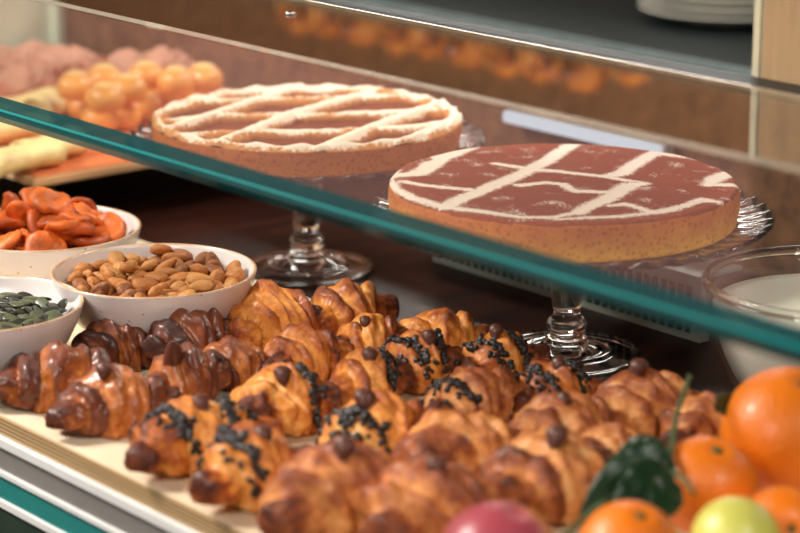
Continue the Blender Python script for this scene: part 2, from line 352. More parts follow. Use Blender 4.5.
# rear wall, rail, end panel, outside the case
zw = PS(600, 66, .765).z; print('rear wall top', zw)
struct(casebox('wall_back', -1.0, 1.9, .765, .785, -.02, zw, M['rear']))
struct(casebox('trim_8', -1.0, 1.9, .764, .800, zw+.0005, zw+.010, M['black'], bev=.002))

# cocoa cake stripes: points traced on its top (photo frame), half width in metres
w1=.004
COCOA=[
 # rim left/front
 [(388,178,.006),(392,168,.006),(412,157,.007),(440,150,.008),(470,144,.006),(500,141,.0045),(520,141,.003)],
 [(388,182,.005),(396,190,.003),(412,199,.003),(430,204,.004),(446,208,.004),(465,211,.004),(495,215,.0035),(520,218,.003),(555,218,.003),(590,210,.001)],
 # long diagonal going up right
 [(446,208,.006),(462,199,.006),(480,192,.006),(505,182,.006),(530,171,.006),(545,163,.006),(560,153,.006),(575,144,.006),(583,141,.005)],
 [(440,158,.010),(452,155,.008),(470,148,.007),(480,144,.006)],
 # left short stripe
 [(404,182,.003),(425,186,.003),(450,189,.003),(475,191,.003)],
 [(398,176,.005),(420,174,.007),(432,166,.008),(440,158,.008)],
 # middle stripes
 [(495,164,.002),(515,168,.003),(535,171,.004),(556,172,.003),(580,175,.003),(605,178,.0035),(625,181,.003),(640,182,.001)],
 [(520,186,.004),(545,183,.003),(562,185,.003),(575,192,.003),(590,192,.003),(608,193,.003)],
 # second diagonal
 [(578,214,.005),(592,206,.006),(606,200,.007),(618,193,.007),(630,186,.007),(642,184,.005)],
 [(608,177,.005),(622,174,.006),(636,165,.006),(648,157,.006),(656,153,.006),(672,156,.005),(688,158,.003),(696,160,.001)],
 [(610,207,.002),(625,205,.003),(640,209,.003),(652,213,.004),(672,210,.004),(690,205,.003),(703,200,.004),(720,203,.003)],
 [(708,186,.004),(716,180,.007),(726,175,.007),(734,176,.004)],[(716,186,.003),(730,186,.004),(738,187,.003)],
 [(556,220,.002),(585,219,.002),(620,218,.002),(652,213,.002)],
]
COCOA_HOLES=[(425,160,.012,.012),(405,168,.012,.010)]
# tart lattice strips
LATTICE=[
 [(150,112,.006),(200,98,.006),(300,96,.006),(420,92,.006)],
 [(165,128,.006),(250,100,.007),(300,84,.007)],
 [(146,120,.006),(220,112,.006),(320,112,.006),(460,106,.006)],
 [(215,142,.007),(290,112,.007),(380,88,.007)],
 [(160,134,.006),(230,129,.006),(330,128,.006),(410,124,.006),(462,118,.006)],
 [(320,146,.007),(380,122,.007),(450,98,.007)],
 [(170,102,.006),(240,89,.006),(350,86,.006)],
 [(400,140,.006),(430,128,.006),(466,112,.006)],
]
CRLIST=[
 # px,py,L,R,rot,mat,fill,tip,label
 (58,403,.102,.0222,8,'cr_dark',0,None,'big glossy dark brown croissant at the left end of the front row'),
 (116,367,.076,.0185,30,'cr_dark',0,None,'dark glossy croissant between the seed bowl and the big left croissant'),
 (192,361,.084,.0240,35,'cr_dark',0,None,'shiny amber croissant directly in front of the almond bowl'),
 (276,349,.084,.0255,38,'cr_gold',0,None,'tall golden croissant with dark bands just right of the almond bowl'),
 (346,334,.080,.0215,38,'cr_gold',0,None,'golden croissant at the back of the rows below the left cake stand'),
 (436,354,.078,.0175,20,'cr_gold',0,None,'plain golden croissant at the rear, left of the chocolate ones'),
 (366,362,.070,.0185,25,'cr_gold',0,(.05,.22),'small golden croissant with round knob in front of the rearmost plain pair'),
 (302,379,.074,.0195,38,'cr_gold',0,None,'golden brown croissant in the middle, in front of the tall golden one'),
 (236,386,.070,.0185,35,'cr_dark',0,None,'shiny brown croissant in the middle left, right of the upright dark tip'),
 (113,428,.092,.0215,28,'cr_dark',0,(.0,.22),'glossy brown croissant with small peak, second in the front row'),
 (184,402,.070,.020,35,'cr_dark',0,(-.05,.42),'croissant with a smooth dark brown tip standing up, behind the front row'),
 (196,464,.110,.0225,33,'cr_gold',2,(.0,.24),'front row croissant with two black chocolate bands, third from the left'),
 (284,428,.080,.0225,35,'cr_gold',1,(.03,.25),'pale croissant with dark knob and chocolate on its right, in the middle'),
 (366,404,.072,.0200,35,'cr_gold',1,(.02,.25),'chocolate croissant with round dark knob, left of the black knobbed one'),
 (420,387,.072,.0205,35,'cr_gold',2,(.04,.25),'chocolate croissant with nearly black round knob near the rear'),
 (498,381,.080,.0188,38,'cr_gold',2,(.0,.25),'rearmost chocolate croissant, beside the foot of the right cake stand'),
 (554,413,.076,.0185,35,'cr_gold',2,(.02,.25),'chocolate croissant below the foot of the right cake stand'),
 (376,462,.084,.0235,38,'cr_gold',-1,(-.02,.28),'chocolate croissant with curled brown knob behind the big front croissants'),
 (470,426,.090,.0210,35,'cr_pale',-1,None,'flatter brown croissant with chocolate crumbs in the centre of the rows'),
 (256,500,.096,.0235,36,'cr_gold',-1,(.03,.24),'front row croissant with one black chocolate patch, fourth from the left'),
 (340,530,.116,.0275,42,'cr_pale',0,(.02,.24),'large pale croissant at the bottom edge, left of the blurred pair'),
 (462,480,.090,.0245,38,'cr_pale',0,None,'smooth rounded pale croissant in the middle front'),
 (436,545,.112,.0275,38,'cr_pale',0,(.02,.22),'blurred pale croissant at the bottom edge behind the red fruit'),
 (545,512,.100,.0265,38,'cr_pale',0,(.04,.24),'pale croissant with dark knob above the red fruit'),
 (560,458,.096,.0225,38,'cr_pale',0,(.02,.22),'pale croissant in the middle right, behind the knobbed front one'),
 (640,440,.092,.0245,40,'cr_pale',0,(-.02,.26),'sugary pale croissant with brown peak left of the upright stalk'),
 (706,452,.078,.0200,38,'cr_pale',0,None,'sugary croissant at the right end, behind the small orange'),
 (606,482,.070,.0190,30,'cr_pale',0,None,'small pale croissant just above the dark leaves'),
]

# end panel at the far left of the case
uE = inv(PS(60, 40, .765))[0]
struct(casebox('wall_left', uE, uE+.02, .05, .765, 0, .36, M['green_wall']))
struct(casebox('trim_9', uE-.012, uE-.0005, .752, .7645, 0.0005, .30, M['white_trim'] if False else M['green_wall'], bev=.001))
# vent grille low on the rear of the case
vg0 = inv(P(415, 262, 0)); vg1 = inv(P(712, 345, 0))
sv = .5*(vg0[1]+vg1[1])
pa = inv(PS(425, 262, .6)); 
vs_ = inv(P(610, 316, 0))[1]
u_a = inv(P(705, 342, 0))[0]; u_b = inv(P(420, 264, 0))[0]
grille = root('vent_grille', W((u_a+u_b)/2, vs_, 0)+UP, RZ)
tag(grille, 'low slotted metal vent strip on the dark shelf behind the glass cake stands', 'vent')
def inroot(o, r):
    o.parent = r; o.matrix_parent_inverse = parent_matrix(r).inverted()
    return o
casebox('frame', u_a, u_b, vs_, vs_+.012, 0, .054, M['vent'], grille)
ns = 33
for k in range(ns):
    u = u_a+.008+(u_b-u_a-.016)*(k+.5)/ns; w = (u_b-u_a)/ns*.24
    casebox('slot', u-w, u+w, vs_-.0012, vs_+.0004, .007, .047, M['slot'], grille, bev=0)
casebox('ledge', u_a, u_b, vs_-.004, vs_+.05, .0545, .058, M['vent'], grille)

# ------------------------------------------------------------------ front glass, top glass
def line_pt(px, py, s):
    q = inv(PS(px, py, s)); return q
s_lo, s_hi, s_bk = .10, .20, .335
z_lo = line_pt(270, 204, s_lo)[2]; z_hi = line_pt(250, 49, s_hi)[2]; 
z_bk = z_hi
s_bk = inv(P(400, 19, z_hi+.002))[1]
print('pane z', z_lo, z_hi, 's_bk', s_bk, 'check lo@700', [round(x, 3) for x in line_pt(700, 302, s_lo)], 'u range', line_pt(0, 105, s_lo)[0], line_pt(800, 340, s_lo)[0])
gl = root('display_glass', W(0, s_lo, z_lo)+UP)
tag(gl, 'sloping clear front glass of the display case with a thick green lower edge', 'glass')
def child_slab(nm, pts, u0, u1, th, m):
    o = bent_slab(nm, pts, u0, u1, th, m); inroot(o, gl); return o
dv = Vector((s_hi-s_lo, z_hi-z_lo)).normalized()
e0 = Vector((s_lo, z_lo)); e1 = e0+dv*.0175; ea = e0+dv*.0045; eb = e0+dv*.0066
child_slab('green_edge', [tuple(e0), tuple(ea)], -.75, uE-.01, .008, M['edge'])
child_slab('glow_line', [tuple(ea+dv*.0001), tuple(eb)], -.75, uE-.01, .008, M['edge_glow'])  # cyan glow line, light painted into the glass edge
child_slab('green_edge', [tuple(eb+dv*.0001), tuple(e1)], -.75, uE-.01, .008, M['edge'])
child_slab('front_pane', [tuple(e1+dv*.0002), (s_hi-.0015, z_hi-.001)], -.75, uE-.01, .008, M['pane'])
tg = root('glass_top_shelf', W(0, s_hi, z_hi)+UP)
tag(tg, 'flat clear glass top of the display case with a polished bright rim', 'glass shelf')
inroot(bent_slab('top_pane', [(s_hi+.0025, z_hi), (s_bk-.003, z_hi)], -.75, uE-.01, .003, M['shelf_pane']), tg)
inroot(bent_slab('front_rim', [(s_hi, z_hi), (s_hi+.0015, z_hi)], -.75, uE-.01, .003, M['rim_edge']), tg)
inroot(bent_slab('back_rim', [(s_bk-.0028, z_hi), (s_bk, z_hi)], -.75, uE-.01, .003, M['rim_edge']), tg)
q = inv(P(290, 8, z_hi+.008))
bolt = link('bolt', lathe('bolt', [(0, 0), (.0042, 0), (.0045, .0008), (.0042, .0016), (.0025, .0020), (.0022, .0012), (0, .0012)], M['chrome'], 32), None, W(q[0], min(q[1], s_bk-.010), z_hi+.0033)+UP)
inroot(bolt, tg)

# ------------------------------------------------------------------ serving board with parchment
brd = root('serving_board', W(-.2, .18, 0)+UP, RZ)
tag(brd, 'long shallow wooden board with a ribbed front edge carrying croissants and bowls', 'serving board')
casebox('board', -.75, .455, .001, .365, 0.0003, TZ-.0012, M['ply'], brd, bev=.0008)
casebox('parchment', -.749, .454, .002, .364, TZ-.0012, TZ, M['board'], brd, bev=.0003)

# ------------------------------------------------------------------ croissants
def croissant_mesh(Ln, R, bend, seed, m, steps=3, puff=1.0):
    rnd = random.Random(seed); nI, nT = 110, 56
    ph = rnd.uniform(0, 6.28); slant = rnd.uniform(.06, .17)*rnd.choice((-1, 1)); off = Vector((seed*3.1, seed*1.7, 0))
    vs = []; bake = []; flow = []; tone = {(s_, k_): rnd.uniform(-.28, .30) for s_ in (0, 1) for k_ in range(6)}
    lump = rnd.uniform(.14, .24); tone[(0, 0)] = tone[(1, 0)] = rnd.uniform(-.25, .05)
    bounds = [.34+rnd.uniform(-.08, .06)]
    while len(bounds) < steps: bounds.append(bounds[-1]+rnd.uniform(.22, .34))
    bounds = [0]+bounds+[1.12]
    for i in range(nI+1):
        t = -1+2*i/nI; t = math.copysign(abs(t)**.92, t)
        ang = bend*t
        cx = Ln/2*math.sin(ang)/math.sin(bend) if bend else Ln/2*t
        cy = -Ln/2*(1-math.cos(ang))/math.sin(bend)*1.0
        tx, ty = math.cos(ang), -math.sin(ang)
        for j in range(nT):
            th = 2*PI*j/nT
            a = max(0, abs(t)+slant*math.sin(th+ph)*(1 if t > 0 else -1)+.015*math.sin(3*th+seed))
            k = 0
            while k < len(bounds)-2 and a > bounds[k+1]: k += 1
            lo, hi = bounds[k], bounds[k+1]; f = min(1, (a-lo)/(hi-lo))
            if k == 0: f = .5+.5*f
            mid = .5*(lo+hi) if k else .0
            env = lambda x: (max(0, 1-min(1, x)**1.55))**.80*.80+.20
            e = .45*env(a)+.55*env(mid+(hi-lo)*.12*(1 if k else 1))
            bulge = (math.sin(PI*min(1, max(0, f)))**.45) if 0 < f < 1 else 0
            r = R*e*(.80+.24*bulge)
            if abs(t) > .94: r *= math.sqrt(max(0, 1-((abs(t)-.94)/.06)**2))*.97+.03
            p0 = Vector((math.cos(th)*1.06, math.sin(th)*.96))
            w = Vector((cx, cy, 0))
            n1 = noise.noise(Vector((t*5, math.cos(th)*1.6, math.sin(th)*1.6))+off)
            n2 = noise.noise(Vector((a*12, math.cos(th)*3.4, math.sin(th)*3.4))+off)
            n3 = noise.noise(Vector((t*5, math.cos(th)*2.2, math.sin(th)*2.2))-off)
            n4 = noise.noise(Vector((cx*160, math.cos(th)*R*170, math.sin(th)*R*170))+off*2)
            r *= 1+lump*n1+.02*n2+.10*n3+.07*n4
            x = w.x - ty*p0.x*r; y = w.y + tx*p0.x*r; z = p0.y*r*puff
            z = max(z, -.62*R*e*.95)
            vs.append([x, y, z]); 
            topn = .5+.5*math.sin(th)
            bake.append(min(1, .08+max(0, .40*bulge*topn+.45*max(0, abs(t)-.5)/.5+.2*n1+.25*n3+.12+tone[(int(t > 0), k)])))
            flow.append((a*13, math.cos(th)*3+seed, math.sin(th)*3))
    zm = min(v[2] for v in vs)
    for v in vs: v[2] -= zm
    fs = []
    for i in range(nI):
        for j in range(nT): fs.append((i*nT+j, i*nT+(j+1) % nT, (i+1)*nT+(j+1) % nT, (i+1)*nT+j))
    fs.append(tuple(range(nT))[::-1]); fs.append(tuple(range(nI*nT, (nI+1)*nT)))
    me = mesh_from('croissant', vs, fs, m, True, {'bake': bake}, {'flow': flow})
    info = dict(R=R, h=-zm, L=Ln, bounds=bounds, slant=slant, ph=ph, vs=vs, nI=nI, nT=nT, bake=bake)
    return me, info
def lumps(name, pts, m, seed, sz):
    bm = bmesh.new(); rnd = random.Random(seed)
    for p in pts:
        r = sz*rnd.uniform(.6, 1.25)
        g = bmesh.ops.create_icosphere(bm, subdivisions=2, radius=r)
        rot = Euler((rnd.uniform(0, 6), rnd.uniform(0, 6), 0)).to_matrix(); sc = Vector((1, rnd.uniform(.6, 1), rnd.uniform(.5, .9)))
        for v in g['verts']:
            c = v.co*(1+.25*noise.noise(v.co*500+Vector(p)*90))
            v.co = rot @ Vector((c.x*sc.x, c.y*sc.y, c.z*sc.z)) + Vector(p)
    me = bpy.data.meshes.new(name); bm.to_mesh(me); bm.free(); me.materials.append(m)
    me.polygons.foreach_set('use_smooth', [True]*len(me.polygons)); return me
def tip_mesh(R, seed):
    rnd = random.Random(seed); vs = []; fs = []; n = 20; K = 14
    for i in range(K+1):
        t = i/K; a = PI*t
        r = R*math.sin(a)**.7*(1-.25*t); x = R*2.7*(t-.5); z = R*.45*math.sin(a)
        for j in range(n):
            th = 2*PI*j/n; rr = r*(1+.16*noise.noise(Vector((t*4, math.cos(th)*1.5, math.sin(th)*1.5+seed))))
            vs.append((x, math.cos(th)*rr, z+math.sin(th)*rr*.9))
    for i in range(K):
        for j in range(n): fs.append((i*n+j, i*n+(j+1) % n, (i+1)*n+(j+1) % n, (i+1)*n+j))
    return mesh_from('pastry_tip', vs, fs, M['tip'])
# px, py (where it stands on the board), length, radius, turn, material, kind, tip, label
CR = CRLIST
SCL = 1.27
GRP = 'croissants laid in rows on the board'
for i, (px, py, Ln, R, rot, mk, fill, tip, lab) in enumerate(CR):
    c = P(px, py, TZ)+UP
    R = R*1.0
    me, inf = croissant_mesh(Ln*1.06, R*SCL, .35+.5*((i*37) % 10)/10, 11+i*7, M[mk], 2, 1.05)
    r = root('croissant', c, math.radians(rot))
    tag(r, lab, 'croissant', GRP)
    link('pastry_body', me, r)
    R = R*SCL; vs = inf['vs']; nT = inf['nT']; rnd = random.Random(900+i)
    if fill:
        pts = []
        for side in ((-1, 1) if fill == 2 else (1,) if fill == 1 else (-1,)):
            tc_ = side*(inf['bounds'][1]+.03)
            for q_ in range(int(110)):
                t = tc_+rnd.gauss(0, .045)+ (.0 if rnd.random() < .85 else side*rnd.uniform(.1, .3)); ii = int(round((math.copysign(abs(max(-1, min(1, t)))**(1/.92), t)+1)/2*inf['nI'])); ii = max(2, min(inf['nI']-2, ii))
                jj = int(nT*(.25+rnd.gauss(0, .13))) % nT
                p = vs[ii*nT+jj]
                if p[2] > R*.25: pts.append(p)
        link('chocolate_filling', lumps('chocolate_filling', pts, M['choc'], i, R*.115), r)
    if tip:
        ii = int(inf['nI']*(.5+rnd.uniform(-.05, .05))); jj = int(nT*(.25+tip[0]))
        p = Vector(vs[ii*nT+jj]); 
        az = -math.radians(rot)-PI/2+rnd.uniform(-.5, .5); big = tip[1] > .4
        o = link('pastry_tip', tip_mesh(R*tip[1]*(1.0 if not big else .95), i), r, p+Vector((math.cos(az), math.sin(az), 0))*R*.12+Vector((0, 0, R*(-.02 if not big else -.28)))+(Vector((math.cos(az), math.sin(az), 0))*R*.75 if big else Vector()), (0, .55 if not big else -1.25, az))
        if big: o.scale = (1.5, .9, 1.3)

# ------------------------------------------------------------------ ceramic bowls and what is in them
H = .058
bowl_prof = smooth_prof([(.030, .0), (.036, .0), (.038, .003), (.052, .009), (.068, .024), (.0785, .044), (.0825, .0568)], 5)+[(.0826, .0578), (.0815, .0585), (.0802, .0580)]
def inner(z_floor): return smooth_prof([(.0795, .0565), (.0755, .044), (.0655, .026), (.050, .014), (.03, .0095), (0, .009)], 5)
bowl_me = lathe('bowl', [(0, .0015), (.028, .0015)]+bowl_prof+inner(0), M['ceramic'], 128)
def bowl(px, py, sc, lab):
    c = P(px, py, TZ+H*sc); c.z = TZ+.0003; c += UP
    b = link('bowl', bowl_me, None, c); b.scale = (sc, sc, sc)
    tag(b, lab, 'bowl', 'white ceramic bowls at the left'); return b

